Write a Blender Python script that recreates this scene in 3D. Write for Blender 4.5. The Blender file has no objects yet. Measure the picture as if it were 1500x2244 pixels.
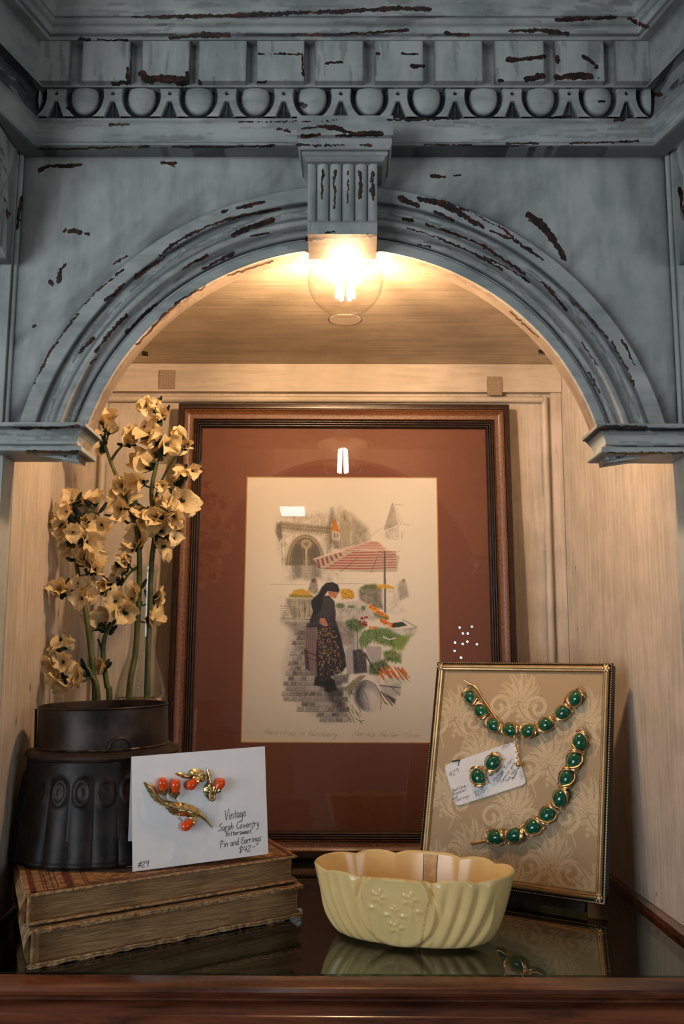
import bpy, math, random
import numpy as np
from math import sin, cos, radians, pi, sqrt, atan2
from mathutils import Vector, Matrix

# ------------------------------------------------------------------ camera, world, lights, exposure
sc = bpy.context.scene
FPX, PITCH, YAW, ROLL = 2080.0, radians(8.6), radians(.3), radians(.2)
CAM = np.array([0, -.78, .228])
_f = np.array([-sin(YAW)*cos(PITCH), cos(YAW)*cos(PITCH), sin(PITCH)])
_r = np.cross(_f, [0, 0, 1]); _r /= np.linalg.norm(_r)
_u = np.cross(_r, _f)
RT = _r*cos(ROLL)+_u*sin(ROLL); UP = _u*cos(ROLL)-_r*sin(ROLL); FW = _f
cd = bpy.data.cameras.new('camera'); cam = bpy.data.objects.new('camera', cd)
sc.collection.objects.link(cam); sc.camera = cam
cd.sensor_fit = 'VERTICAL'; cd.sensor_height = 36; cd.lens = 36*FPX/2244; cd.clip_start = .01
M = Matrix((( RT[0], UP[0], -FW[0], CAM[0]), (RT[1], UP[1], -FW[1], CAM[1]), (RT[2], UP[2], -FW[2], CAM[2]), (0, 0, 0, 1)))
cam.matrix_world = M

def at(x, y, X=None, Y=None, Z=None):
    "the real point seen at photo position x, y on the plane X=, Y= or Z="
    d = RT*(x-750)/FPX-UP*(y-1122)/FPX+FW
    k = (Y-CAM[1])/d[1] if Y is not None else ((Z-CAM[2])/d[2] if Z is not None else (X-CAM[0])/d[0])
    return CAM+d*k
def at_depth(px, py, Y): return at(px, py, Y=Y)

w = bpy.data.worlds.new('world'); sc.world = w; w.use_nodes = True
w.node_tree.nodes['Background'].inputs[0].default_value = (.97, .93, .86, 1)
w.node_tree.nodes['Background'].inputs[1].default_value = .085
vs = sc.view_settings
vs.view_transform = 'Standard'; vs.look = 'None'; vs.exposure = 0.0; vs.gamma = 1; vs.use_curve_mapping = False
sc.cycles.use_denoising = True
sc.cycles.max_bounces = 10; sc.cycles.transparent_max_bounces = 24; sc.cycles.sample_clamp_indirect = 4
sc.cycles.caustics_reflective = False; sc.cycles.caustics_refractive = False
def area(name, loc, target, sx, sy, power, col):
    l = bpy.data.lights.new(name, 'AREA'); l.shape = 'RECTANGLE'; l.size = sx; l.size_y = sy
    l.energy = power; l.color = col
    o = bpy.data.objects.new(name, l); sc.collection.objects.link(o); o.location = loc
    o.rotation_euler = (Vector(target)-Vector(loc)).to_track_quat('-Z', 'Y').to_euler()
    return o
area('window_light', (-1.35, -1.5, .25), (0, .1, .3), .9, .8, 15.5, (.88, .945, 1))
area('right_fill_light', (1.7, -2.0, .30), (0, .1, .3), .8, .8, 8.0, (.92, .965, 1))  # added weaker fill from the right; no window is known there
FILAMENT = 860.0

# ------------------------------------------------------------------ helpers
rng = np.random.RandomState(7); random.seed(7)
def hash_noise(x, y, seed=0):
    "smooth value noise on arrays"
    xi = np.floor(x).astype(int); yi = np.floor(y).astype(int); fx = x-xi; fy = y-yi
    def h(a, b):
        n = (a*374761393+b*668265263+seed*1274126177) & 0x7fffffff
        n = ((n ^ (n >> 13))*1103515245+12345) & 0x7fffffff
        return ((n ^ (n >> 16)) & 0xffff)/65535.
    fx = fx*fx*(3-2*fx); fy = fy*fy*(3-2*fy)
    return (h(xi, yi)*(1-fx)+h(xi+1, yi)*fx)*(1-fy)+(h(xi, yi+1)*(1-fx)+h(xi+1, yi+1)*fx)*fy
def fbm(x, y, seed=0, n=4):
    s = 0; a = .5
    for i in range(n): s = s+a*hash_noise(x*2**i, y*2**i, seed+i); a *= .5
    return s
def link(o, parent=None):
    sc.collection.objects.link(o)
    if parent is not None: o.parent = parent
    return o
def mk(name, V, F, mat, parent=None, smooth=True, sharp=None):
    me = bpy.data.meshes.new(name)
    V = np.asarray(V, dtype=np.float64).reshape(-1, 3)
    me.from_pydata([tuple(v) for v in V.tolist()], [], F)
    me.update()
    if smooth: me.polygons.foreach_set('use_smooth', [True]*len(me.polygons))
    for m in (mat if isinstance(mat, (list, tuple)) else [mat]): me.materials.append(m)
    if smooth and sharp:
        me.set_sharp_from_angle(angle=radians(sharp))
    return link(bpy.data.objects.new(name, me), parent)
class MB:
    "collects shapes for ONE mesh"
    def __init__(s): s.V = []; s.F = []; s.M = []
    def add(s, V, F, m=0):
        n = len(s.V); s.V += [tuple(map(float, v)) for v in V]
        s.F += [tuple(i+n for i in f) for f in F]; s.M += [m]*len(F); return s
    def box(s, x0, x1, y0, y1, z0, z1, m=0):
        V = [(x, y, z) for z in (z0, z1) for y in (y0, y1) for x in (x0, x1)]
        return s.add(V, [(0, 2, 3, 1), (4, 5, 7, 6), (0, 1, 5, 4), (2, 6, 7, 3), (0, 4, 6, 2), (1, 3, 7, 5)], m)
    def grid(s, P, m=0, closeu=False, closev=False):
        P = np.asarray(P); nu, nv = P.shape[:2]
        F = gridfaces(nu, nv, closeu, closev); return s.add(P.reshape(-1, 3).tolist(), F, m)
    def tube(s, pts, r, n=8, m=0, caps=True):
        pts = [np.array(p, float) for p in pts]; k = len(pts)
        rs = r if isinstance(r, (list, tuple, np.ndarray)) else [r]*k
        rings = []; ref = None
        for i, p in enumerate(pts):
            t = pts[min(i+1, k-1)]-pts[max(i-1, 0)]; t = t/(np.linalg.norm(t)+1e-12)
            if ref is None: ref = np.array([0, 0, 1.]) if abs(t[2]) < .9 else np.array([1., 0, 0])
            a = np.cross(t, ref); a /= np.linalg.norm(a)+1e-12; b = np.cross(t, a); ref = -b if np.dot(-b, ref) > 0 else b
            rings.append([p+rs[i]*(cos(2*pi*j/n)*a+sin(2*pi*j/n)*b) for j in range(n)])
        P = np.array(rings); base = len(s.V); s.grid(P, m, closev=True)
        if caps:
            s.F += [tuple(base+j for j in range(n)), tuple(base+(k-1)*n+j for j in range(n))[::-1]]; s.M += [m, m]
        return s
    def ball(s, c, rx, ry=None, rz=None, n=12, m=0, R=None):
        ry = ry or rx; rz = rz or rx
        P = []
        for i in range(n//2+1):
            ph = pi*i/(n//2); P.append([(rx*sin(ph)*cos(2*pi*j/n), ry*sin(ph)*sin(2*pi*j/n), rz*cos(ph)) for j in range(n)])
        P = np.array(P)
        if R is not None: P = P@np.array(R).T
        return s.grid(P+np.array(c), m, closev=True)
    def lathe(s, prof, c=(0, 0, 0), n=32, m=0):
        P = np.array([[(c[0]+r*cos(2*pi*j/n), c[1]+r*sin(2*pi*j/n), c[2]+z) for j in range(n)] for r, z in prof])
        return s.grid(P, m, closev=True)
    def build(s, name, mat, parent=None, smooth=True, sharp=40):
        o = mk(name, np.array(s.V), s.F, mat, parent, smooth, sharp)
        if any(s.M): o.data.polygons.foreach_set('material_index', s.M)
        return o
def gridfaces(nu, nv, closeu=False, closev=False):
    a = np.arange(nu if closeu else nu-1)[:, None]; b = np.arange(nv if closev else nv-1)[None, :]
    a2 = (a+1) % nu; b2 = (b+1) % nv
    F = np.stack(np.broadcast_arrays(a*nv+b, a2*nv+b, a2*nv+b2, a*nv+b2), -1).reshape(-1, 4)
    return F.tolist()
def gridmesh(name, P, mat, parent=None, flip=False, closeu=False, closev=False, sharp=35):
    P = np.asarray(P); F = gridfaces(P.shape[0], P.shape[1], closeu, closev)
    if flip: F = [f[::-1] for f in F]
    return mk(name, P.reshape(-1, 3), F, mat, parent, True, sharp)
def dense(pts, step):
    "subdivide a polyline"
    out = [pts[0]]
    for a, b in zip(pts[:-1], pts[1:]):
        a = np.array(a, float); b = np.array(b, float); n = max(1, int(np.ceil(np.linalg.norm(b-a)/step)))
        out += [tuple(a+(b-a)*k/n) for k in range(1, n+1)]
    return out
def spline(pts, n=8):
    "Catmull-Rom through the points"
    P = [np.array(p, float) for p in pts]; P = [2*P[0]-P[1]]+P+[2*P[-1]-P[-2]]; out = []
    for i in range(1, len(P)-2):
        for k in range(n):
            t = k/n; a, b, c, d = P[i-1:i+3]
            out.append(.5*((2*b)+(c-a)*t+(2*a-5*b+4*c-d)*t*t+(3*b-3*c+d-a)*t**3))
    out.append(P[-2]); return out
def thing(name, label, cat, loc=(0, 0, 0), rot=(0, 0, 0), group=None, mat=None):
    o = bpy.data.objects.new(name, None); sc.collection.objects.link(o); o.empty_display_size = .02
    if mat is not None: o.matrix_world = mat
    else: o.location = loc; o.rotation_euler = rot
    o['label'] = label; o['category'] = cat
    if group: o['group'] = group
    return o
def tag(o, label, cat, group=None):
    o['label'] = label; o['category'] = cat
    if group: o['group'] = group
    return o
def frame_of(O, U, V):
    "matrix with local x along U, local z along V, local y = into the thing"
    U = np.array(U, float)/np.linalg.norm(U); V = np.array(V, float); V = V-U*np.dot(U, V); V /= np.linalg.norm(V)
    N = np.cross(V, U)   # x=U, y=N, z=V right handed: N = z x x
    return Matrix(((U[0], N[0], V[0], O[0]), (U[1], N[1], V[1], O[1]), (U[2], N[2], V[2], O[2]), (0, 0, 0, 1)))
def on_plane(m, px, py, off=0.0):
    "local (x, z) on the plane y=off of a thing with matrix m"
    A = np.array(m); O = A[:3, 3]; N = A[:3, 1]; d = RT*(px-750)/FPX-UP*(py-1122)/FPX+FW
    k = np.dot(O+N*off-CAM, N)/np.dot(d, N); P = CAM+d*k-O
    return float(np.dot(P, A[:3, 0])), float(np.dot(P, A[:3, 2]))

# ------------------------------------------------------------------ materials
def newmat(name):
    m = bpy.data.materials.new(name); m.use_nodes = True; nt = m.node_tree
    for n in list(nt.nodes): nt.nodes.remove(n)
    out = nt.nodes.new('ShaderNodeOutputMaterial'); return m, nt, out
def N(nt, t, **kw):
    n = nt.nodes.new(t)
    for k, v in kw.items():
        if k.startswith('i_'): n.inputs[k[2:].replace('_', ' ')].default_value = v
        else: setattr(n, k, v)
    return n
def mathn(nt, op, a, b=None, c=None, clamp=False):
    n = nt.nodes.new('ShaderNodeMath'); n.operation = op; n.use_clamp = clamp
    for i, v in enumerate((a, b, c)):
        if v is None: continue
        if isinstance(v, (int, float)): n.inputs[i].default_value = v
        else: nt.links.new(v, n.inputs[i])
    return n.outputs[0]
def mixc(nt, fac, a, b):
    n = nt.nodes.new('ShaderNodeMix'); n.data_type = 'RGBA'
    for s, v in ((0, fac), (6, a), (7, b)):
        if isinstance(v, (int, float)): n.inputs[s].default_value = v
        elif isinstance(v, tuple): n.inputs[s].default_value = v if len(v) == 4 else v+(1,)
        else: nt.links.new(v, n.inputs[s])
    return n.outputs[2]
def noise(nt, scale, stretch=(1, 1, 1), detail=4, rough=.55, coord='Object', dist=0):
    tc = nt.nodes.new('ShaderNodeTexCoord'); mp = nt.nodes.new('ShaderNodeMapping'); mp.inputs['Scale'].default_value = stretch
    nt.links.new(tc.outputs[coord], mp.inputs[0])
    n = nt.nodes.new('ShaderNodeTexNoise'); n.inputs['Scale'].default_value = scale; n.inputs['Detail'].default_value = detail
    n.inputs['Roughness'].default_value = rough; n.inputs['Distortion'].default_value = dist
    nt.links.new(mp.outputs[0], n.inputs['Vector']); return n.outputs['Fac']
def rampv(nt, v, a, b):
    n = nt.nodes.new('ShaderNodeMapRange'); n.interpolation_type = 'SMOOTHSTEP'
    n.inputs['From Min'].default_value = a; n.inputs['From Max'].default_value = b
    nt.links.new(v, n.inputs[0]); return n.outputs[0]
def pbsdf(nt, out, col, rough=.5, metal=0, bump=None, bstr=.3, bdist=.001, **kw):
    b = nt.nodes.new('ShaderNodeBsdfPrincipled')
    if isinstance(col, tuple): b.inputs['Base Color'].default_value = col if len(col) == 4 else col+(1,)
    else: nt.links.new(col, b.inputs['Base Color'])
    if isinstance(rough, (int, float)): b.inputs['Roughness'].default_value = rough
    else: nt.links.new(rough, b.inputs['Roughness'])
    b.inputs['Metallic'].default_value = metal
    for k, v in kw.items(): b.inputs[k.replace('_', ' ')].default_value = v
    if bump is not None:
        bp = nt.nodes.new('ShaderNodeBump'); bp.inputs['Strength'].default_value = bstr; bp.inputs['Distance'].default_value = bdist
        nt.links.new(bump, bp.inputs['Height']); nt.links.new(bp.outputs[0], b.inputs['Normal'])
    nt.links.new(b.outputs[0], out.inputs[0]); return b
def plain(name, col, rough=.5, metal=0, nscale=None, namp=.25, stretch=(1, 1, 1), bstr=.2, **kw):
    m, nt, out = newmat(name)
    if nscale:
        n = noise(nt, nscale, stretch); c2 = tuple(c*(1-namp*1.6) for c in col); c1 = tuple(min(1, c*(1+namp)) for c in col)
        pbsdf(nt, out, mixc(nt, rampv(nt, n, .3, .7), c2, c1), rough, metal, n, bstr, **kw)
    else: pbsdf(nt, out, col, rough, metal, **kw)
    return m
def paint(name, light, mid, stretch, bs=14, glaze=(.018, .021, .03)):
    "brushed antique paint; reads the mesh attributes chip (bare wood) and glaze (dark wax)"
    m, nt, out = newmat(name)
    n1 = noise(nt, bs, stretch, 6, .6); n2 = noise(nt, 5, (1, 1, 1), 3); n3 = noise(nt, 260, (1, 1, 1), 4, .7)
    nm = mathn(nt, 'ADD', mathn(nt, 'MULTIPLY', n1, .55), mathn(nt, 'MULTIPLY', noise(nt, 22, (1, 1, 1), 5, .6), .45))
    col = mixc(nt, rampv(nt, nm, .36, .62), mid, light)
    smear = mathn(nt, 'MULTIPLY', rampv(nt, n2, .5, .75), rampv(nt, n1, .42, .7))
    col = mixc(nt, mathn(nt, 'MULTIPLY', smear, .6), col, tuple(c*.5 for c in mid))
    ag = N(nt, 'ShaderNodeAttribute', attribute_name='glaze').outputs['Fac']
    g = mathn(nt, 'MULTIPLY', ag, mathn(nt, 'ADD', .45, mathn(nt, 'MULTIPLY', n1, 1.1)), clamp=True)
    col = mixc(nt, g, col, glaze)
    ac = N(nt, 'ShaderNodeAttribute', attribute_name='chip').outputs['Fac']
    v = mathn(nt, 'ADD', ac, mathn(nt, 'MULTIPLY', mathn(nt, 'SUBTRACT', n3, .5), 1.1))
    chip = rampv(nt, v, .47, .53)
    speck = rampv(nt, noise(nt, 330, (1, 1, 1), 2), .785, .80)
    chip = mathn(nt, 'MAXIMUM', chip, mathn(nt, 'MULTIPLY', speck, .0 if 'inner' in name else .8))
    wood = mixc(nt, rampv(nt, noise(nt, 120, (1, 1, 1), 3), .45, .65), (.016, .008, .007), (.075, .022, .010))
    col = mixc(nt, chip, col, wood)
    hgt = mathn(nt, 'SUBTRACT', mathn(nt, 'MULTIPLY', n1, .35), chip)
    pbsdf(nt, out, col, .55, 0, hgt, .45, .0004); return m
def wood(name, c1, c2, stretch, scale=30, rough=.3, coat=.3):
    m, nt, out = newmat(name)
    n = noise(nt, scale, stretch, 6, .65, dist=.4); n2 = noise(nt, 4, (1, 1, 1), 2)
    col = mixc(nt, rampv(nt, n, .3, .7), c1, c2); col = mixc(nt, mathn(nt, 'MULTIPLY', rampv(nt, n2, .4, .75), .3), col, c1)
    pbsdf(nt, out, col, rough, 0, n, .15, .0004, Coat_Weight=coat, Coat_Roughness=.15); return m
def thin_glass(name, tint=(1, 1, 1), ior=1.5):
    m, nt, out = newmat(name)
    geo = nt.nodes.new('ShaderNodeNewGeometry')
    i = mathn(nt, 'ADD', mathn(nt, 'MULTIPLY', geo.outputs['Backfacing'], 1/ior-ior), ior)
    fr = nt.nodes.new('ShaderNodeFresnel'); nt.links.new(i, fr.inputs['IOR'])
    tr = N(nt, 'ShaderNodeBsdfTransparent'); tr.inputs[0].default_value = tint+(1,)
    gl = N(nt, 'ShaderNodeBsdfGlossy'); gl.inputs['Roughness'].default_value = .0
    mx = nt.nodes.new('ShaderNodeMixShader'); nt.links.new(fr.outputs[0], mx.inputs[0])
    nt.links.new(tr.outputs[0], mx.inputs[1]); nt.links.new(gl.outputs[0], mx.inputs[2]); nt.links.new(mx.outputs[0], out.inputs[0])
    return m
def vcol(name, rough=.6, weave=None, **kw):
    m, nt, out = newmat(name)
    a = N(nt, 'ShaderNodeAttribute', attribute_name='pigment').outputs['Color']
    b = noise(nt, weave, (1, 1, 1), 2) if weave else None
    pbsdf(nt, out, a, rough, 0, b, .4, .0002, **kw); return m
def emis(name, col, s):
    m, nt, out = newmat(name); e = N(nt, 'ShaderNodeEmission'); e.inputs[0].default_value = col+(1,); e.inputs[1].default_value = s
    nt.links.new(e.outputs[0], out.inputs[0]); return m
P_OUT = paint('paint_outer_horizontal', (.485, .52, .505), (.26, .295, .295), (1, 2.2, 5))
P_OUTV = paint('paint_outer_vertical', (.485, .52, .505), (.30, .335, .33), (5, 2, 1))
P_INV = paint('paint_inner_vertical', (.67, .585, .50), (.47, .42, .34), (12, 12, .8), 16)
P_INH = paint('paint_inner_horizontal', (.67, .585, .50), (.50, .44, .36), (1, 12, 12), 16)
P_SOF_DIM = paint('paint_inner_soffit_dimmed', (.30, .235, .18), (.20, .15, .11), (1, 6, 1), 16)  # niche paint darkened so the bulb glares less: shade put into the colour
P_CEIL = paint('paint_inner_ceiling', (.62, .52, .38), (.42, .35, .25), (1, 14, 3), 10)
MAHOG = wood('mahogany', (.030, .009, .006), (.20, .060, .024), (.6, 5, 5), 16, .2, .6)
MAHOG_DARK = wood('dark_mahogany', (.005, .003, .003), (.02, .009, .006), (1, 10, 10), 22, .25, .5)
GLASS = thin_glass('clear_glass'); BGLASS = thin_glass('bulb_glass', (1, 1, 1), 1.8); BOTGLASS = thin_glass('bottle_glass', (.95, .97, .95), 1.65); TGLASS = thin_glass('table_glass', (.74, .84, .77), 1.85)
GOLD = plain('gilt_metal', (.82, .56, .28), .34, 1, 60, .10)
OLDGOLD = plain('aged_gilt_frame', (.50, .36, .19), .42, 1, 60, .10)
GOLD_P = plain('pale_gilt_metal', (.72, .60, .30), .33, 1, 200, .25)
SILVER = plain('steel_wire', (.65, .62, .58), .3, 1, 90, .1)
BLACK = plain('black_lacquer', (.012, .009, .008), .3, 0, 60, .3)
INK = plain('black_ink', (.012, .012, .03), .5, 0, 300, .1)

# ------------------------------------------------------------------ worn spots: where the paint of the hutch is rubbed off
CH = """350 38 560 32 750 25 870 18 945 20,5|290 37 328 37,3|375 83 440 77 500 78,6|175 85 195 88,5|215 87 278 88,3|640 76 750 76,2.5|750 75 820 72 895 66,3.5
978 73 1027 77,4|1115 68 1180 66 1245 74,6|1220 43 1350 38,5|250 184 283 180,6|279 150 281 178,5|312 160 330 178,11|325 168 365 172 408 178,9|412 160 412 180,5|437 180 440 184,5
565 180 583 180,3|663 120 665 165,3|565 118 665 118,2|712 138 750 136,4|905 146 927 145,5|825 117 832 118,3|880 118 917 118,2|1115 131 1160 129 1190 124,6|1155 173 1190 166,7
1220 170 1260 166 1295 166,8|1280 125 1300 138,5|1308 145 1308 147,5|1221 125 1223 135,5|1093 176 1103 176,3|85 373 105 364 150 364 178 360,4.5|355 357 385 357,4|370 360 382 364,3
140 508 146 503,3|152 509 160 505 176 511,5|185 512 195 513,3|142 580 133 592 128 617,5|110 618 114 622,5|72 716 76 714,4|945 386 975 387,4|994 384 1010 384,1.6
1160 470 1180 488 1205 515 1222 540 1236 563,8|1178 480 1195 500,8|350 560 400 522 460 494 520 474 615 458,3.5|512 514 545 500 600 482,6|520 457 578 443,4|550 518 590 509,2.5|485 466 500 460,2
247 580 280 560,2|75 840 110 770 160 700 210 640 270 590,2|297 608 330 583 362 563,4|230 658 250 645 272 622,4|176 773 190 755 205 743,5|210 770 240 730 260 708 278 692,4|278 728 305 700 342 666,4
200 796 212 786,4|400 590 428 573 455 560,3|445 590 480 570 510 556,3|300 756 350 700 400 655,2.5|385 664 450 628,2.5|500 604 600 571,2|880 436 900 444 916 452,7|918 434 960 444 1000 460 1045 492,6
1035 480 1060 500,5|1075 505 1130 528 1180 562,3.5|970 440 1040 468 1100 500 1190 570,1.8|955 465 992 482,3.5|885 480 903 484,5|935 492 1000 515 1060 538 1150 600,3|895 500 960 520 1040 556 1100 590,2.2
915 535 945 542,2.5|1190 618 1212 642 1242 680,4|1250 655 1290 694 1332 740,3.5|1340 750 1370 800 1392 845,2|1275 750 1310 800,2|1292 817 1303 838 1314 860,3|1120 684 1180 738,2|1365 745 1392 800,2
1060 562 1120 590 1160 618,2|662 283 720 275,3|665 299 700 296,5|700 276 740 285 780 292 836 290,3.5|735 298 840 296,3|730 276 757 288,6|650 317 705 319,3|715 318 755 318,2|790 318 815 318,3
708 372 706 400 706 435,3|735 375 733 400 735 420,4|734 425 734 455,3|763 375 763 382,3|763 392 762 445,1.3|788 375 791 405 789 433,4|816 378 817 410 817 437,4|675 524 740 522 826 516,4.5|713 510 735 508,2
605 282 635 288,3|85 327 180 325 290 322,2|305 322 325 322,3|375 322 480 322 600 320,2.4|930 317 1035 317,2.2|1110 315 1180 314,2.4|1250 314 1400 310,2|240 273 285 272,3|520 268 740 264,1.3|850 262 1010 260,2.5
1180 258 1250 256,3|1350 262 1372 262,3|45 939 110 938 172 934,3|60 990 120 990 170 990,4|1320 936 1370 936 1420 937,4|1330 993 1400 994 1495 993,3|0 425 10 440,6|5 455 18 470 6 482,5|1490 410 1500 470,6
38 500 46 430,3|1313 170 1313 172,2|150 238 152 240,4|660 228 668 232,6|1315 222 1325 222,4|1435 208 1450 206,5|1380 40 1420 60,4""".replace('\n', '|')
SEG = []
for it in CH.split('|'):
    p, wd = it.split(','); p = list(map(float, p.split()))
    for i in range(0, len(p)-2, 2): SEG.append((p[i], p[i+1], p[i+2], p[i+3], float(wd)))
SEG = np.array(SEG)
def wear(o, glaze=None):
    "store rubbed-through and waxed amounts on the vertices of a painted part"
    me = o.data; n = len(me.vertices); co = np.empty(n*3); me.vertices.foreach_get('co', co); co = co.reshape(-1, 3)
    v = co-CAM; z = v@FW; px = 750+FPX*(v@RT)/z; py = 1122-FPX*(v@UP)/z
    # ragged edges
    px = px+9*(fbm(co[:, 0]*420, co[:, 2]*420, 3)-.47); py = py+7*(fbm(co[:, 0]*420, co[:, 2]*420, 9)-.47)
    best = np.zeros(n)
    wmod = .25+1.5*fbm(co[:, 0]*95+co[:, 1]*40, co[:, 2]*150, 31, 3)
    for x0, y0, x1, y1, wd in SEG:
        L2 = (x1-x0)**2+(y1-y0)**2+1e-6; idx = np.where((px > min(x0, x1)-20) & (px < max(x0, x1)+20) & (py > min(y0, y1)-20) & (py < max(y0, y1)+20))[0]
        if not len(idx): continue
        t = np.clip(((px[idx]-x0)*(x1-x0)+(py[idx]-y0)*(y1-y0))/L2, 0, 1)
        d = np.hypot(px[idx]-x0-t*(x1-x0), py[idx]-y0-t*(y1-y0))
        best[idx] = np.maximum(best[idx], np.clip(1.15-.62*d/((wd*.85+.3)*wmod[idx]), 0, 1.1))
    a = me.attributes.new('chip', 'FLOAT', 'POINT'); a.data.foreach_set('value', best)
    if glaze is not None:
        g = glaze(co); a = me.attributes.new('glaze', 'FLOAT', 'POINT'); a.data.foreach_set('value', np.clip(g, 0, 1))
    return o

# ================================================================== SETTING
fl = MB().box(-1.8, 1.8, -4.2, .62, -.86, -.82).build('floor', plain('floor_boards', (.10, .06, .035), .5, 0, 20, .3, (1, 8, 1)), smooth=False); fl['kind'] = 'structure'
wb = MB().box(-1.6, 1.6, .60, .66, -.82, 1.9).build('wall_back', plain('room_wall', (.30, .29, .27), .8, 0, 6, .1), smooth=False); wb['kind'] = 'structure'

# ================================================================== SIDEBOARD (dark polished base) and its glass sheet
sb = thing('sideboard', 'dark polished mahogany sideboard top with moulded front edge under the painted hutch', 'sideboard', (0, .15, -.82))
def sbp(o): o.location = (0, -.15, .82); return o
sbp(MB().box(-.52, .52, -.052, .50, -.03, -.0062).build('top_board', MAHOG_DARK, sb, smooth=False))
sbp(MB().box(-.50, .50, -.03, .50, -.80, -.055).build('carcass', MAHOG_DARK, sb, smooth=False))
for x in (-.47, .43):
    for y in (-.02, .44): sbp(MB().box(x, x+.04, y, y+.04, -.82, -.80).build('foot', MAHOG_DARK, sb, smooth=False))
prof = [(-.0505, -.0062), (-.0508, -.0012), (-.0535, -.0018), (-.062, -.0036), (-.0652, -.0052), (-.0662, -.0078), (-.0648, -.0104), (-.0612, -.0122), (-.0600, -.0138), (-.0606, -.0150),
        (-.0650, -.0160), (-.0690, -.0185), (-.0705, -.0205), (-.0708, -.0213), (-.0722, -.0220), (-.0750, -.0250), (-.0768, -.0285), (-.0772, -.0300), (-.0760, -.0318), (-.0735, -.0328), (-.0733, -.0345), (-.0755, -.0352), (-.0766, -.0372), (-.0755, -.0395), (-.071, -.041), (-.069, -.046), (-.03, -.055)]
P = np.array([[(x, y, z) for y, z in prof] for x in np.linspace(-.52, .52, 12)])
sbp(gridmesh('front_moulding', P, MAHOG, sb, flip=False, sharp=24))
# strips lying along the walls of the niche
def strip(name, a, b, c, d, z0, z1):
    V = [(p[0], p[1], z) for z in (z0, z1) for p in (a, b, c, d)]
    return sbp(mk(name, V, [(3, 2, 1, 0), (4, 5, 6, 7), (0, 1, 5, 4), (1, 2, 6, 5), (2, 3, 7, 6), (3, 0, 4, 7)], MAHOG, sb, False))
strip('side_strip', (.2745, -.05), (.34, -.05), (.34, .40), (.2655, .40), -.0062, .0052)
strip('side_strip', (-.34, -.05), (-.2975, -.05), (-.330, .40), (-.36, .40), -.0062, .0052)
strip('back_strip', (-.33, .372), (.27, .372), (.27, .40), (-.33, .40), -.0062, .012)
gs = MB().box(-.300, .2738, -.0500, .371, -.0055, 0).build('glass_sheet', TGLASS, smooth=False)
tag(gs, 'flat glass sheet covering the mahogany top, mirroring the bowl and books', 'glass sheet')

# ================================================================== HUTCH
hu = thing('display_hutch', 'pale blue grey distressed painted hutch with arched niche, keystone and carved cornice', 'cabinet')
CX, CZ, RI, RO = -.0045, .3528, .2238, .2775
XL, XR, ZT = -.2860, .2790, .668
def ray_rect(cx, cz, th, x0, x1, z0, z1):
    c, s = np.cos(th), np.sin(th)
    tx = np.where(c > 0, (x1-cx)/np.where(abs(c) < 1e-9, 1e-9, c), (x0-cx)/np.where(abs(c) < 1e-9, 1e-9, c))
    tz = np.where(s > 0, (z1-cz)/np.where(abs(s) < 1e-9, 1e-9, s), (z0-cz)/np.where(abs(s) < 1e-9, 1e-9, s))
    return np.minimum(abs(tx), abs(tz))
# arch panel: front skin, soffit and back skin
ths = np.linspace(radians(9), radians(171), 620)
ca = [radians(a) for a in (0,)]
for cxn in ((XL-CX, ZT-CZ), (XR-CX, ZT-CZ)):
    a = atan2(cxn[1], cxn[0]); ths[np.argmin(abs(ths-a))] = a
rb = ray_rect(CX, CZ, ths, XL, XR, .39, ZT)
tt = np.linspace(0, 1, 150)
r = RI+(rb[:, None]-RI)*tt[None, :]
P = np.stack([CX+r*np.cos(ths)[:, None], np.zeros_like(r), CZ+r*np.sin(ths)[:, None]], -1)
def g_panel(co):
    rr = np.hypot(co[:, 0]-CX, co[:, 2]-CZ)
    g = .75*np.exp(-np.clip(rr-RO, 0, 1)/.004)*(rr > RO-.002)
    g += .9*np.exp(-(XR-co[:, 0])/.0022)+.75*np.exp(-(co[:, 0]-XL)/.0022)+.7*np.exp(-abs(.6625-co[:, 2])/.0022)
    sm = fbm(co[:, 0]*14+co[:, 2]*10, (co[:, 2]-co[:, 0])*45, 5); g = g+.45*np.clip(1-(XR-co[:, 0])/.02, 0, 1)*fbm(co[:, 0]*80, co[:, 2]*16, 14)+.45*np.clip(1-(co[:, 0]-XL)/.014, 0, 1)*fbm(co[:, 0]*80, co[:, 2]*16, 15)+.5*np.clip(1-abs(co[:, 0]+.004)/.065, 0, 1)*(co[:, 2] > .6)*fbm(co[:, 0]*40, co[:, 2]*60, 18)
    g += .5*np.clip(sm-.46, 0, 1)*4*np.exp(-np.clip(rr-RO, 0, 1)/.035)
    return g
wear(gridmesh('arch_panel', P, P_OUTV, hu), g_panel)
ys = np.linspace(0, .020, 14)
P = np.stack([np.broadcast_to((CX+RI*np.cos(ths))[:, None], (620, 14)), np.broadcast_to(ys, (620, 14)), np.broadcast_to((CZ+RI*np.sin(ths))[:, None], (620, 14))], -1)
wear(gridmesh('arch_soffit', P, P_SOF_DIM, hu, flip=True), lambda co: .45*(fbm(np.arctan2(co[:, 0], co[:, 2]-CZ)*30, co[:, 1]*160, 2) > .56)*np.exp(-co[:, 1]/.012))  # dimmed paint stands in for weaker bulb light on the soffit
r = RI+(rb[::6, None]-RI)*np.linspace(0, 1, 12)[None, :]
P = np.stack([CX+r*np.cos(ths[::6])[:, None], np.full_like(r, .020), CZ+r*np.sin(ths[::6])[:, None]], -1)
gridmesh('arch_back_skin', P, P_INV, hu, flip=True)
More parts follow.
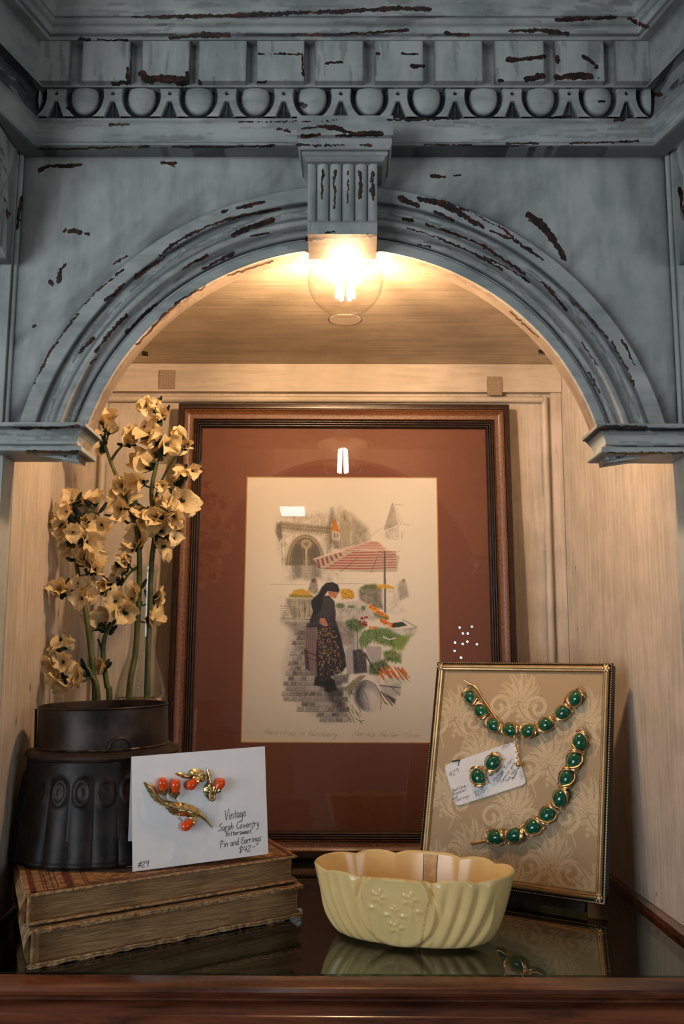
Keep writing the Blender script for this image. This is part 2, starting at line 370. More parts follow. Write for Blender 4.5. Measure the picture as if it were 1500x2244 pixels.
# arch moulding
apr = [(RO, 0), (RO, -.0092), (RO-.0010, -.0104), (.2648, -.0100), (.2640, -.0092), (.2636, -.0074)]
apr += [(.2636-.0126*t, -.0074+.0034*sin(pi*t)-.0006*t) for t in np.linspace(.12, 1, 7)]
apr += [(.2490-.0030*(1-cos(a)), -.0080-.0020*sin(a)) for a in np.linspace(0, pi, 7)]
apr += [(.2418, -.0066), (.2392, -.0044), (.2362, -.0028), (.2352, -.0010), (.2345, .0012), (.2336, .0012), (.2328, -.0016), (.2320, -.0022), (.2246, -.0022), (RI, -.0014), (RI, .002)]
apr = np.array(dense(apr, .0011))
th2 = np.linspace(radians(9.5), radians(170.5), 700)
P = np.stack([CX+apr[None, :, 0]*np.cos(th2)[:, None], np.broadcast_to(apr[None, :, 1], (700, len(apr))), CZ+apr[None, :, 0]*np.sin(th2)[:, None]], -1)
def g_arch(co):
    rr = np.hypot(co[:, 0]-CX, co[:, 2]-CZ); a = np.arctan2(co[:, 2]-CZ, co[:, 0]-CX)
    br = fbm(a*16, rr*900, 12)
    g = 1.2*np.exp(-((rr-.2343)/.0015)**2)+.85*np.exp(-((rr-.2630)/.0014)**2)+.7*np.exp(-((rr-.2502)/.0014)**2)+.5*np.exp(-((rr-.2412)/.002)**2)+.6*np.exp(-(a-radians(9.5))/.05)*(br > .42)+.6*np.exp(-(radians(170.5)-a)/.05)*(br > .42)
    g += .5*np.exp(-((rr-.2575)/.004)**2)*(br > .46)+.35*np.exp(-((rr-.2390)/.003)**2)*(br > .5)
    return g
wear(gridmesh('arch_moulding', P, P_OUT, hu, flip=True, sharp=50), g_arch)

def loft_rect(name, levels, mat, parent, step=.0014, glaze=None, caps=(True, True)):
    "levels: (z, x0, x1, y0, y1) from top to bottom; rectangle sections joined by fine walls"
    mb = MB(); lv = dense(levels, step)
    nx = max(2, int((lv[0][2]-lv[0][1])/step)); ny = max(2, int((lv[0][4]-lv[0][3])/step))
    def ring(l):
        z, x0, x1, y0, y1 = l
        return [(x0+(x1-x0)*k/nx, y0, z) for k in range(nx)]+[(x1, y0+(y1-y0)*k/ny, z) for k in range(ny)]+\
               [(x1-(x1-x0)*k/nx, y1, z) for k in range(nx)]+[(x0, y1-(y1-y0)*k/ny, z) for k in range(ny)]
    mb.grid(np.array([ring(l) for l in lv]), closev=True)
    for l, up in ((lv[0], 1), (lv[-1], 0)):
        z, x0, x1, y0, y1 = l
        G = np.array([[(x0+(x1-x0)*i/nx, y0+(y1-y0)*j/ny, z) for i in range(nx+1)] for j in range(ny+1)])
        F = gridfaces(ny+1, nx+1); F = [f[::-1] for f in F] if up else F
        mb.add(G.reshape(-1, 3).tolist(), F)
    o = mb.build(name, mat, parent, True, 35)
    return wear(o, glaze)
# imposts
def impost(xo, xi, s):
    lev = []
    for z, o in ((.4165, .0115), (.4158, .0122), (.4128, .0122), (.4122, .0095), (.4095, .0070), (.4065, .0045), (.4030, .0030), (.4000, .0030), (.3985, .0048), (.3975, .0078), (.3965, .0082), (.3938, .0082), (.3932, .0076)):
        e = xi+s*o; x0, x1 = (xo, e) if s > 0 else (e, xo)
        lev.append((z, x0, x1, -.0105-o, .027))
    return loft_rect('impost_block', lev, P_OUT, hu, .0016, lambda co: .8*np.exp(-((co[:, 2]-.4118)/.0011)**2)+.7*np.exp(-((co[:, 2]-.3990)/.0011)**2)+.35*(fbm(co[:, 0]*30, co[:, 2]*300, 4) > .55))
impost(-.335, -.2265, 1); impost(.335, .2165, -1)
# stiles either side of the niche, below and beside the arch
def stile(x0, x1, z0, z1, y0, y1, name='stile'):
    nx = max(2, int((x1-x0)/.002)); nz = int((z1-z0)/.002)
    mb = MB(); mb.grid(np.array([[(x0+(x1-x0)*i/nx, y0, z0+(z1-z0)*k/nz) for i in range(nx+1)] for k in range(nz+1)]))
    mb.add([(x0, y0, z0), (x0, y1, z0), (x0, y1, z1), (x0, y0, z1), (x1, y0, z0), (x1, y1, z0), (x1, y1, z1), (x1, y0, z1)], [(0, 3, 2, 1), (4, 5, 6, 7), (1, 2, 6, 5), (0, 1, 5, 4), (3, 7, 6, 2)])
    return wear(mb.build(name, P_OUTV, hu, True, 35), lambda co: .7*(fbm(co[:, 0]*300, co[:, 2]*12, 8) > .6)*.5)
stile(-.345, -.2892, .0055, .3932, 0, .027); stile(.2820, .345, .0055, .3932, 0, .027)
stile(-.345, -.2900, .4165, ZT, -.005, .027, 'pilaster'); stile(.2832, .345, .4165, ZT, -.005, .027, 'pilaster')
for x in (-.2879, .2810):   # slim bead between panel and pilaster
    pts = [(x, .000, z) for z in np.linspace(.4165, .665, 120)]
    wear(MB().tube(pts, .0023, 10).build('bead_strip', P_OUTV, hu))
# keystone
kx0, kx1, kz0, kz1 = -.0336, .0247, .5752, .650
nx, nz = 150, 110
xs = np.linspace(kx0, kx1, nx); zs = np.linspace(kz0, kz1, nz)
Xg, Zg = np.meshgrid(xs, zs, indexing='ij')
u = (Xg-kx0)/(kx1-kx0)*5.45+.32
reed = np.abs(np.cos(pi*(u-.5)))**.55
amt = np.clip((Zg-.5862)/.0035, 0, 1); curve = .009*np.clip((Zg-.60)/.05, 0, 1)**1.6
Yg = -.0300-.0026*(1-amt)-curve-amt*(reed*.0046-.0020)
mb = MB(); P = np.stack([Xg, Yg, Zg], -1); mb.grid(P)
for e in (0, -1):
    Y0 = P[e, :, 1]; S = np.stack([np.stack([np.full(nz, xs[e]), Y0+(.004-Y0)*t, zs-.0062*t*np.clip(1-(zs-kz0)/.012, 0, 1)], -1) for t in np.linspace(0, 1, 24)])
    F = gridfaces(24, nz); F = F if e == -1 else [f[::-1] for f in F]; mb.add(S.reshape(-1, 3).tolist(), F)
S = np.stack([np.stack([xs, P[:, 0, 1]+(.004-P[:, 0, 1])*t, np.full(nx, kz0-.0062*t)], -1) for t in np.linspace(0, 1, 30)]+[np.stack([xs, np.full(nx, .0045), np.full(nx, .585)], -1)])
mb.add(S.reshape(-1, 3).tolist(), [f[::-1] for f in gridfaces(31, nx)], 1)  # underside takes the dimmed paint, toning down bulb light by colour
def g_key(co):
    uu = (co[:, 0]-kx0)/(kx1-kx0)*5.45+.32; rd = np.abs(np.cos(pi*(uu-.5)))**.55
    return np.clip(1-rd/.55, 0, 1)*(co[:, 2] > .587)*1.1*(co[:, 1] < -.02)+.5*np.exp(-abs(co[:, 2]-.5865)/.001)
wear(mb.build('keystone', [P_OUTV, P_SOF_DIM], hu, True, 50), g_key)
cc = -.0025
loft_rect('keystone_capital', [(.672, cc-.0400, cc+.0400, -.0490, .0), (.6545, cc-.0400, cc+.0400, -.0490, .0), (.6540, cc-.0385, cc+.0385, -.0475, 0), (.6525, cc-.0385, cc+.0385, -.0475, 0), (.6520, cc-.0392, cc+.0392, -.0482, 0),
   (.6488, cc-.0392, cc+.0392, -.0482, 0), (.6465, cc-.0384, cc+.0384, -.0474, 0), (.6430, cc-.0372, cc+.0372, -.0462, 0), (.6425, cc-.0355, cc+.0355, -.0452, 0), (.6412, cc-.0358, cc+.0358, -.0455, 0), (.6392, cc-.0356, cc+.0356, -.0452, 0), (.6380, cc-.0335, cc+.0335, -.0435, 0), (.6352, cc-.0318, cc+.0318, -.0415, 0)],
   P_OUT, hu, .0014, lambda co: .75*np.exp(-((co[:, 2]-.6533)/.0009)**2)+.7*np.exp(-((co[:, 2]-.6424)/.0009)**2)+.4*np.exp(-abs(co[:, 2]-.636)/.001))
# cornice runs: swept with mitred returns that come forward at both ends
def sweep_cornice(name, prof, mat, glaze=None, step=.0014, dens=.0014):
    pr = np.array(dense(prof, dens)); LX, RX = -.2845, .2775; L = .16
    def line(o, z):
        pl = []; k = .78
        cl = np.array([LX+k*o, -o, z]); cr = np.array([RX-k*o, -o, z]); d = np.array([-.24, -.97, 0])
        for t in np.linspace(L, .004, 60): pl.append(cl+d*t)
        n = int((cr[0]-cl[0])/.0014) if False else 400
        for t in np.linspace(0, 1, n): pl.append(cl+(cr-cl)*t)
        d = np.array([.24, -.97, 0])
        for t in np.linspace(.004, L, 60): pl.append(cr+d*t)
        return pl
    P = np.array([line(o, z) for o, z in pr])
    return wear(gridmesh(name, P, mat, hu, flip=False, sharp=40), glaze)
def gline(*zz): return lambda co: sum(a*np.exp(-((co[:, 2]-z)/s)**2) for z, a, s in zz)+.3*(fbm(co[:, 0]*25, co[:, 2]*260, 6) > .58)
sweep_cornice('lower_cornice', [(0, .6622), (.0165, .6622), (.0180, .6630), (.0184, .6648), (.0170, .6662), (.0162, .6690), (.0166, .6730), (.0180, .6780), (.0200, .6822), (.0222, .6838), (.0226, .6852), (.0212, .6866), (.012, .6872)], P_OUT, gline((.6626, .6, .001), (.6868, .8, .0012), (.6657, .4, .0009)))
sweep_cornice('egg_band_ground', [(.0165, .6850), (.0165, .7126), (.0262, .7130)], P_OUT, lambda co: .35+.5*(fbm(co[:, 0]*120, co[:, 2]*90, 5) > .5))
sweep_cornice('frieze_back', [(.0262, .7120), (.0262, .7560)], P_OUT, lambda co: .15+.5*np.exp(-abs(co[:, 2]-.750)/.004))
sweep_cornice('crown_moulding', [(.0195, .7510), (.0345, .7510), (.0372, .7548), (.0378, .7580), (.0395, .7610), (.0430, .7640), (.0440, .7655), (.0425, .7668), (.0430, .7690), (.0460, .7740), (.0520, .7800), (.0610, .7850), (.0720, .7880), (.0740, .7920), (.0740, .812), (.03, .812)], P_OUT, gline((.7540, .8, .0012), (.7662, .9, .0013), (.7610, .4, .001)))
# egg and dart band: a carved relief
x0, x1, z0, z1 = -.2845+.78*.021, .2775-.78*.021, .6868, .7128
nx, nz = 1050, 60
Xg, Zg = np.meshgrid(np.linspace(x0, x1, nx), np.linspace(z0, z1, nz), indexing='ij')
per = .0494; xc = at(685, 225, Y=-.024)[0]
u = (Xg-xc)/per; u = (u-np.round(u)); U = u*per
e = np.sqrt((U/.0128)**2+((Zg-.7058)/.0172)**2)
egg = .0075*np.sqrt(np.clip(1-e**2, 0, 1))
ring = np.sqrt((U/.0158)**2+((Zg-.7065)/.0200)**2)
D = per/2-abs(U)
arm = np.clip((ring-1)/.08, 0, 1)
hole = np.clip((.0020+(.7015-Zg)*.36-D)/.0010, 0, 1)*(Zg < .7012)
dot = np.clip((.0019-np.hypot(D, Zg-.7085))/.0007, 0, 1)
keel = np.clip(1-D/.0012, 0, 1)*hole*.0018
H = np.maximum(egg, arm*(.0058-.0042*hole-.0030*dot)+keel)
P = np.stack([Xg, -.0172-H, Zg], -1)
o = gridmesh('egg_and_dart_band', P, P_OUT, hu, sharp=50)
gv = (np.clip(1-H/.0036, 0, 1)**.7*1.2+dot*.9+hole*.5+.35*np.clip(1-abs(e-.92)/.12, 0, 1)).reshape(-1)
wear(o, lambda co: gv)
# dentils
for a, b in ((80, 152), (180, 285), (310, 415), (435, 540), (563, 667), (690, 797), (822, 928), (953, 1058), (1085, 1193), (1217, 1325), (1350, 1426)):
    xa = at(a, 140, Y=-.033)[0]; xb = at(b, 140, Y=-.033)[0]
    loft_rect('dentil_block', [(.7508, xa, xb, -.0330, -.0200), (.7142, xa, xb, -.0330, -.0200), (.7138, xa+.0004, xb-.0004, -.0326, -.0200)], P_OUTV, hu, .0014, lambda co, xa=xa, xb=xb: .5*np.exp(-np.minimum(co[:, 0]-xa, xb-co[:, 0])/.0006)+.3*(fbm(co[:, 0]*200, co[:, 2]*20, 7) > .6))
# carved brackets under the projecting ends of the cornice
def bracket(x0, x1, s):
    out = spline([(.0, .662), (-.085, .662), (-.088, .640), (-.070, .628), (-.052, .612), (-.046, .590), (-.034, .570), (-.012, .560), (0, .560)], 8)
    n = len(out); mb = MB(); xs_ = np.linspace(x0, x1, 30)
    P = np.array([[(x, p[0]-.005, p[1]) for p in out] for x in xs_]); mb.grid(P)
    for e, x in ((0, x0), (1, x1)):
        c = len(mb.V); mb.V.append((x, -.025, .63)); k = len(mb.V)
        mb.V += [(x, p[0]-.005, p[1]) for p in out]
        for i in range(n-1): mb.F.append((c, k+i, k+i+1) if e else (c, k+i+1, k+i)); mb.M.append(0)
    for k in range(4):
        mb.ball(((x1 if s > 0 else x0), -.020-.012*k*.6, .600+.013*k), .002, .006, .0075, 14)
    return wear(mb.build('carved_bracket', P_OUTV, hu, True, 45), lambda co: .6*(fbm(co[:, 1]*200, co[:, 2]*200, 3) > .52))
bracket(-.36, -.2895, 1); bracket(.2850, .36, -1)

# ---- niche interior
YB = .385
def quadgrid(name, a, b, c, d, nu, nv, mat, flip=False, glaze=None):
    a, b, c, d = map(np.array, (a, b, c, d)); s = np.linspace(0, 1, nu)[:, None, None]; t = np.linspace(0, 1, nv)[None, :, None]
    P = (a*(1-s)+b*s)*(1-t)+(d*(1-s)+c*s)*t
    o = gridmesh(name, P, mat, hu, flip=flip)
    if glaze: a_ = o.data.attributes.new('glaze', 'FLOAT', 'POINT'); a_.data.foreach_set('value', np.clip(glaze(P.reshape(-1, 3)), 0, 1))
    return o
def spots(pxs, Xw):
    pts = [(at(px, py, X=Xw), r) for px, py, r in pxs]
    def f(co):
        g = np.zeros(len(co))
        for p, r in pts: g = np.maximum(g, 1.6*np.clip(1.3-np.hypot(co[:, 1]-p[1], (co[:, 2]-p[2])*.5)/r, 0, 1))
        return g
    return f
sr = spots([(1264, 1245, .0013), (1269, 1378, .0012), (1259, 1254, .0008), (1340, 1640, .001), (1420, 1960, .001)], .272)
sl = spots([(57, 1507, .0018), (78, 1535, .0012), (12, 1583, .002), (60, 1618, .002), (52, 1663, .002), (147, 1345, .0022), (210, 1240, .002)], -.305)
ZC = .592
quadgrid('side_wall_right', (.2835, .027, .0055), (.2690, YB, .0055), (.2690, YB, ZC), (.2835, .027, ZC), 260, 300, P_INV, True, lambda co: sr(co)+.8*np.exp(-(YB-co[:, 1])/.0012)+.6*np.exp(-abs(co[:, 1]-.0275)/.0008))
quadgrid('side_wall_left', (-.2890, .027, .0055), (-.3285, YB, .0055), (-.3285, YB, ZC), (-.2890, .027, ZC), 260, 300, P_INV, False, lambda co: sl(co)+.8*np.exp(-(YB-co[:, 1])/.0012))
MB().box(.2850, .345, .027, YB+.015, .0055, .80).build('outer_side_right', P_OUTV, hu, False)
MB().box(-.36, -.3300, .027, YB+.015, .0055, .80).build('outer_side_left', P_OUTV, hu, False)
MB().box(-.36, .345, YB+.002, YB+.014, .0055, .80).build('outer_back', P_OUTV, hu, False)
MB().box(-.36, .345, 0.0, YB+.014, .79, .805).build('outer_top', P_OUTV, hu, False)
bx = [at(x, 1100, Y=YB)[0] for x in (207, 229, 1192, 1212)]
zb = [at(725, y, Y=YB-.010)[2] for y in (809, 858, 866, 879)]
def g_back(co):
    g = sum(.75*np.exp(-abs(co[:, 0]-x)/.0008) for x in bx[1:3])
    return g*(fbm(co[:, 0]*10, co[:, 2]*25, 2) > .36)+.0
quadgrid('back_panel', (-.3285, YB, .0055), (.2690, YB, .0055), (.2690, YB, ZC), (-.3285, YB, ZC), 300, 300, P_INV, False, g_back)
mb = MB(); mb.box(bx[3], .2686, YB-.006, YB, .0055, zb[1]); mb.build('back_stile', P_INV, hu, False)
mb = MB(); mb.box(-.3280, bx[0], YB-.006, YB, .0055, zb[1]); mb.build('back_stile', P_INV, hu, False)
MB().box(-.3280, .2688, YB-.010, YB, zb[1], ZC-.0005).build('back_rail', P_INH, hu, False)
MB().tube([(x, YB-.0045, (zb[2]+zb[3])/2) for x in np.linspace(-.32, bx[2]+.002, 20)], (zb[2]-zb[3])/2*1.0, 14).build('rail_bead', P_INH, hu)
for xx in (bx[2]+.004, bx[1]-.004):
    MB().tube([(xx, YB-.0028, z) for z in np.linspace(.006, zb[2], 20)], .0042, 12).build('stile_bead', P_INV, hu)
# felt pads glued on the rail
PAD = plain('grey_felt', (.36, .28, .20), .9, 0, 700, .25)
for (px, py) in ((366, 831), (1084, 845)):
    a = at(px-16, py-20, Y=YB-.012); b = at(px+17, py+21, Y=YB-.012)
    ob = MB().box(a[0], b[0], YB-.0122, YB-.0098, b[2], a[2]).build('felt_pad', PAD, hu, False)
    ob['label'] = 'small grey woven pad'
# ceiling with a round opening for the lamp
HX, HY, HR = -.002, .0415, .0425
th = np.linspace(0, 2*pi, 161)[:-1]
for c_ in ((-.29-HX, .020-HY), (.285-HX, .020-HY), (-.329-HX, YB-HY), (.270-HX, YB-HY)): th[np.argmin(abs(th-(atan2(c_[1], c_[0]) % (2*pi))))] = atan2(c_[1], c_[0]) % (2*pi)
rr = ray_rect(HX, HY, th, -.329, .285, .020, YB)
t = np.linspace(0, 1, 60)**1.6
R_ = HR+(rr[:, None]-HR)*t[None, :]
P = np.stack([HX+R_*np.cos(th)[:, None], HY+R_*np.sin(th)[:, None], np.full_like(R_, ZC)], -1)
gridmesh('niche_ceiling', P, P_CEIL, hu, closeu=True, flip=False)
P = np.array([[(HX+HR*cos(a), HY+HR*sin(a), z) for z in (ZC, ZC+.012, ZC+.030)] for a in np.linspace(0, 2*pi, 65)])
gridmesh('lamp_recess', P, plain('bare_plywood', (.30, .17, .09), .8, 0, 60, .2), hu)
MB().lathe([(.0001, .030), (HR, .030)], (HX, HY, ZC), 48).build('recess_top', plain('recess_wood', (.16, .09, .05), .8, 0, 40, .2), hu)
pc = at(757, 700, Z=ZC)
MB().lathe([(.0001, -.0006), (.0172, -.0006), (.0178, .0)], (pc[0], pc[1], ZC), 40).build('hole_plug', plain('cream_plug', (.70, .58, .45), .5, 0, 30, .06), hu)['label'] = 'round cream plug in the ceiling of the niche'
MB().lathe([(.0178, -.0002), (.0186, -.0002)], (pc[0], pc[1], ZC), 40).build('plug_gap', BLACK, hu)
for px, py in ((318, 772), (1187, 768)):
    c = at(px, py, Z=ZC)
    mb = MB(); mb.lathe([(.0001, -.0032), (.0022, -.0032), (.0034, -.0018), (.0040, 0)], (c[0], c[1], ZC), 16)
    mb.tube([(c[0]-.003, c[1], ZC-.003), (c[0]+.004, c[1]-.002, ZC-.0045)], .0012, 8); mb.build('fixing_screw', plain('dark_screw', (.05, .045, .04), .35, .8), hu)
MB().box(-.329, .285, .0265, .0272, ZC, ZC+.05).build('lamp_board', P_INH, hu, False)

# ================================================================== LAMP
BC = np.array([-.002, .0405, .5655]); BR = .0342
lp = thing('globe_bulb', 'lit clear glass globe bulb hanging through the ceiling of the niche', 'light bulb', (BC[0], BC[1], BC[2]))
prof = [(BR*sin(a), -BR*cos(a)) for a in np.linspace(.001, 2.72, 40)]+[(.0135, .034), (.0128, .040)]
MB().lathe(prof, n=64).build('glass_globe', BGLASS, lp)
ms = plain('brass_screw_cap', (.6, .45, .2), .35, .9, 80, .1)
MB().lathe([(.0128, .0385), (.0132, .041), (.0126, .043), (.0132, .045), (.0126, .047), (.0132, .049), (.011, .052), (.001, .054)], n=32).build('screw_cap', ms, lp)
MB().lathe([(.0001, .008), (.0035, .010), (.004, .030), (.009, .038)], n=20).build('glass_stem', GLASS, lp)
mb = MB()
for k in range(6):
    a = k*pi/3; mb.tube([(.0074*cos(a), .0074*sin(a), -.0175), (.0056*cos(a), .0056*sin(a), .0200)], .0016, 8)
mb.build('filament', emis('glowing_filament', (1, .63, .345), FILAMENT), lp)
so = MB().lathe([(.0155, .0445), (.0165, .0435), (.0165, .0565), (.0001, .0565)], n=32).build('lamp_socket', plain('black_bakelite', (.02, .02, .02), .4))
so.location = tuple(BC); tag(so, 'dark socket holding the globe bulb inside the ceiling recess', 'lamp socket')

# ------------------------------------------------------------------ canvas painting, handwriting
class Canvas:
    "pigment on a flat sheet, kept as vertex colours of its mesh; drawn in its own units"
    def __init__(s, x0, y0, x1, y1, res, base):
        s.x0, s.y0, s.res = x0, y0, res; s.w = int((x1-x0)*res); s.h = int((y1-y0)*res)
        s.a = np.ones((s.h, s.w, 3))*np.array(base); s.Y, s.X = np.mgrid[0:s.h, 0:s.w]; s.X = s.X/res+x0; s.Y = s.Y/res+y0
    def sub(s, x0, y0, x1, y1):
        i0 = max(0, int((y0-s.y0)*s.res)); i1 = min(s.h, int((y1-s.y0)*s.res)+2); j0 = max(0, int((x0-s.x0)*s.res)); j1 = min(s.w, int((x1-s.x0)*s.res)+2)
        return slice(i0, max(i0, i1)), slice(j0, max(j0, j1))
    def blend(s, sl, m, col, alpha):
        m = np.clip(m*alpha, 0, 1)[..., None]; s.a[sl] = s.a[sl]*(1-m)+np.array(col)*m
    def poly(s, pts, col, alpha=1, soft=0, tex=0, seed=0, ts=.5):
        p = np.array(pts, float); sl = s.sub(p[:, 0].min()-soft-1, p[:, 1].min()-soft-1, p[:, 0].max()+soft+1, p[:, 1].max()+soft+1)
        X, Y = s.X[sl], s.Y[sl]
        if X.size == 0: return
        ins = np.zeros(X.shape, bool); n = len(p)
        dmin = np.full(X.shape, 1e9)
        for i in range(n):
            x1, y1 = p[i]; x2, y2 = p[(i+1) % n]
            c = ((y1 > Y) != (y2 > Y)) & (X < (x2-x1)*(Y-y1)/((y2-y1) or 1e-9)+x1); ins ^= c
            if soft:
                L = (x2-x1)**2+(y2-y1)**2+1e-9; t = np.clip(((X-x1)*(x2-x1)+(Y-y1)*(y2-y1))/L, 0, 1)
                dmin = np.minimum(dmin, np.hypot(X-x1-t*(x2-x1), Y-y1-t*(y2-y1)))
        m = np.clip(.5+np.where(ins, dmin, -dmin)/soft*.5, 0, 1) if soft else ins.astype(float)
        if tex: m = m*np.clip(1-tex+2*tex*(fbm(X*ts, Y*ts, seed, 3)), 0, 1.2)
        s.blend(sl, m, col, alpha)
    def line(s, pts, w, col, alpha=1, tex=0, seed=0):
        for (x1, y1), (x2, y2) in zip(pts[:-1], pts[1:]):
            sl = s.sub(min(x1, x2)-w-1, min(y1, y2)-w-1, max(x1, x2)+w+1, max(y1, y2)+w+1); X, Y = s.X[sl], s.Y[sl]
            if X.size == 0: continue
            L = (x2-x1)**2+(y2-y1)**2+1e-9; t = np.clip(((X-x1)*(x2-x1)+(Y-y1)*(y2-y1))/L, 0, 1)
            d = np.hypot(X-x1-t*(x2-x1), Y-y1-t*(y2-y1)); m = np.clip((w/2-d)*s.res+.5, 0, 1)
            if tex: m = m*np.clip(1-tex+2*tex*fbm(X*.8, Y*.8, seed, 2), 0, 1)
            s.blend(sl, m, col, alpha)
    def blob(s, x, y, rx, ry, col, alpha=1, soft=.3, rot=0, tex=0, seed=0):
        R = max(rx, ry)*1.3+1; sl = s.sub(x-R, y-R, x+R, y+R); X, Y = s.X[sl]-x, s.Y[sl]-y
        if X.size == 0: return
        c, sn = cos(rot), sin(rot); d = np.hypot((X*c+Y*sn)/rx, (-X*sn+Y*c)/ry); m = np.clip((1-d)/soft, 0, 1)
        if tex: m = m*np.clip(1-tex+2*tex*fbm((X+x)*.5, (Y+y)*.5, seed, 3), 0, 1)
        s.blend(sl, m, col, alpha)
    def hatch(s, pts, col, alpha=.6, ang=1.2, period=2.2, soft=6, seed=0, duty=.5):
        "pencil hatching inside an outline with a faded edge"
        p = np.array(pts, float); sl = s.sub(p[:, 0].min()-soft, p[:, 1].min()-soft, p[:, 0].max()+soft, p[:, 1].max()+soft); X, Y = s.X[sl], s.Y[sl]
        if X.size == 0: return
        keep = s.a[sl].copy(); s.a[sl] = 0; s.poly(pts, (1, 1, 1), 1, soft); m = s.a[sl][..., 0].copy(); s.a[sl] = keep
        wv = .5+.5*np.sin(2*pi*((X*cos(ang)+Y*sin(ang))/period+1.3*fbm(X*.12, Y*.12, seed, 2)))
        tone = fbm(X*.09, Y*.09, seed+5, 3); fine = fbm(X*.9, Y*.9, seed+9, 2)
        m = m*np.clip((wv-1+duty+.35*(fine-.4))*3, 0, 1)*np.clip(tone*2.4-.55, 0, 1)
        s.blend(sl, m, col, alpha)
    def sample(s, x, y):
        j = np.clip(((x-s.x0)*s.res).astype(int), 0, s.w-1); i = np.clip(((y-s.y0)*s.res).astype(int), 0, s.h-1); return s.a[i, j]
def srgb(c): c = np.array(c)/255.; return np.where(c < .04045, c/12.92, ((c+.055)/1.055)**2.4)
def pigment_sheet(name, corners, nu, nv, y, canvas, u0, v0, u1, v1, mat, parent):
    "corners: local (x,z) TL TR BR BL"
    tl, tr, br, bl = [np.array(c) for c in corners]; s = np.linspace(0, 1, nu)[:, None, None]; t = np.linspace(0, 1, nv)[None, :, None]
    P = (tl*(1-s)+tr*s)*(1-t)+(bl*(1-s)+br*s)*t; P3 = np.stack([P[..., 0], np.full(P.shape[:2], y), P[..., 1]], -1)
    o = gridmesh(name, P3, mat, parent, flip=False)
    X = np.broadcast_to(u0+(u1-u0)*np.linspace(0, 1, nu)[:, None], (nu, nv)); Y = np.broadcast_to(v0+(v1-v0)*np.linspace(0, 1, nv)[None, :], (nu, nv))
    c = canvas.sample(X, Y).reshape(-1, 3); c = np.c_[c, np.ones(len(c))].astype(np.float32)
    a = o.data.color_attributes.new('pigment', 'FLOAT_COLOR', 'POINT'); a.data.foreach_set('color', c.ravel()); return o
# single stroke letters: strokes of x,y pairs (baseline 0, x-height 5, ascender 10), first number is the advance
GL = {
 'a': '5;4 4 3 5 1 5 0 3 0 1 1 0 3 1 4 4 4 1 5 0', 'b': '5;0 10 0 0;0 3 1 5 3 5 4 3 3 0 1 0 0 1', 'c': '4;4 4 2 5 0 3 0 1 2 0 4 1', 'd': '5;4 4 2 5 0 3 0 1 2 0 4 2;4 10 4 0 5 0', 'e': '5;0 2 4 3 4 4 2 5 0 3 0 1 2 0 5 1',
 'f': '4;4 9 3 10 2 9 1.5 0;0 5 4 5', 'g': '5;4 4 2 5 0 3 1 0 3 1 4 4 4 -3 2 -5 0 -3', 'h': '5;0 10 0 0;0 3 2 5 4 4 4 0', 'i': '2.4;1 5 1 0;1 7 1 7.6', 'k': '5;0 10 0 0;4 5 0 2 4 0', 'l': '2.6;1 10 1 1 2 0',
 'm': '7;0 5 0 0;0 3 2 5 3 4 3 0;3 3 5 5 6 4 6 0', 'n': '5;0 5 0 0;0 3 2 5 4 4 4 0', 'o': '5;2 5 0 3 1 0 3 0 4 3 2 5', 'p': '5;0 5 0 -5;0 4 2 5 4 3 2 0 0 1', 'r': '4;0 5 0 0;0 3 2 5 4 5', 's': '4;4 5 1 5 1 3 3 2 3 0 0 0',
 't': '4;2 8 2 1 3 0;0 5 4 5', 'u': '5;0 5 0 1 2 0 4 2;4 5 4 0', 'v': '5;0 5 2 0 4 5', 'w': '6;0 5 1 0 3 4 4 0 6 5', 'x': '4;0 5 4 0;4 5 0 0', 'y': '5;0 5 1 1 3 1 4 5;4 5 3 -3 1 -5 0 -4', 'z': '4;0 5 4 5 0 0 4 0',
 'A': '6;0 0 3 10 6 0;1 4 5 4', 'B': '6;0 0 0 10 4 9 4 6 0 5 5 4 5 1 0 0', 'C': '6;6 8 4 10 1 8 0 4 1 1 4 0 6 1', 'E': '5;5 9 1 9 0 7 3 5 0 4 0 1 5 0', 'F': '5;1 0 1 10 6 10;1 5 4 5', 'H': '6;0 10 0 0;6 10 5 0;0 5 6 5', 'M': '7;0 0 1 10 3.5 3 6 10 7 0', 'N': '6;0 0 0 10 5 0 5 10',
 'P': '6;0 -1 1 10;-1 8 3 10 5 8 4 5 1 4', 'S': '6;6 9 3 10 1 8 2 6 5 4 4 1 0 0 -1 1', 'T': '6;0 10 6 10;3 10 3 0', 'V': '6;0 10 2 0 6 10 7 10', 'Ü': '5;0 5 0 1 2 0 4 2;4 5 4 0;1 7 1 7.5;3.5 7 3.5 7.5', 'ü': '5;0 5 0 1 2 0 4 2;4 5 4 0;1 7 1 7.5;3.5 7 3.5 7.5',
 '#': '6;2 0 3 9;4 0 5 9;0 6 6 6;0 3 6 3', '$': '5;5 7 2 9 0 7 4 4 3 1 0 2;2 11 2 -1', '1': '3;1 0 1.5 9', '2': '5;0 7 2 9 4 7 0 0 5 0', '4': '5;1 9 0 4 5 4;4 9 4 0', '5': '5;5 9 1 9 1 5 4 5 4 1 0 0', '7': '5;0 9 4 9 1 0', '9': '5;4 9 1 9 0 6 4 6;4 9 4 0',
 '-': '5;1 5 5 5.4', ',': '3;1 1 0 -2', '"': '3;0 10 0 8;1.6 10 1.6 8', ' ': '4;', "'": '2;1 10 1 8', '.': '2;0 0 .4 0'}
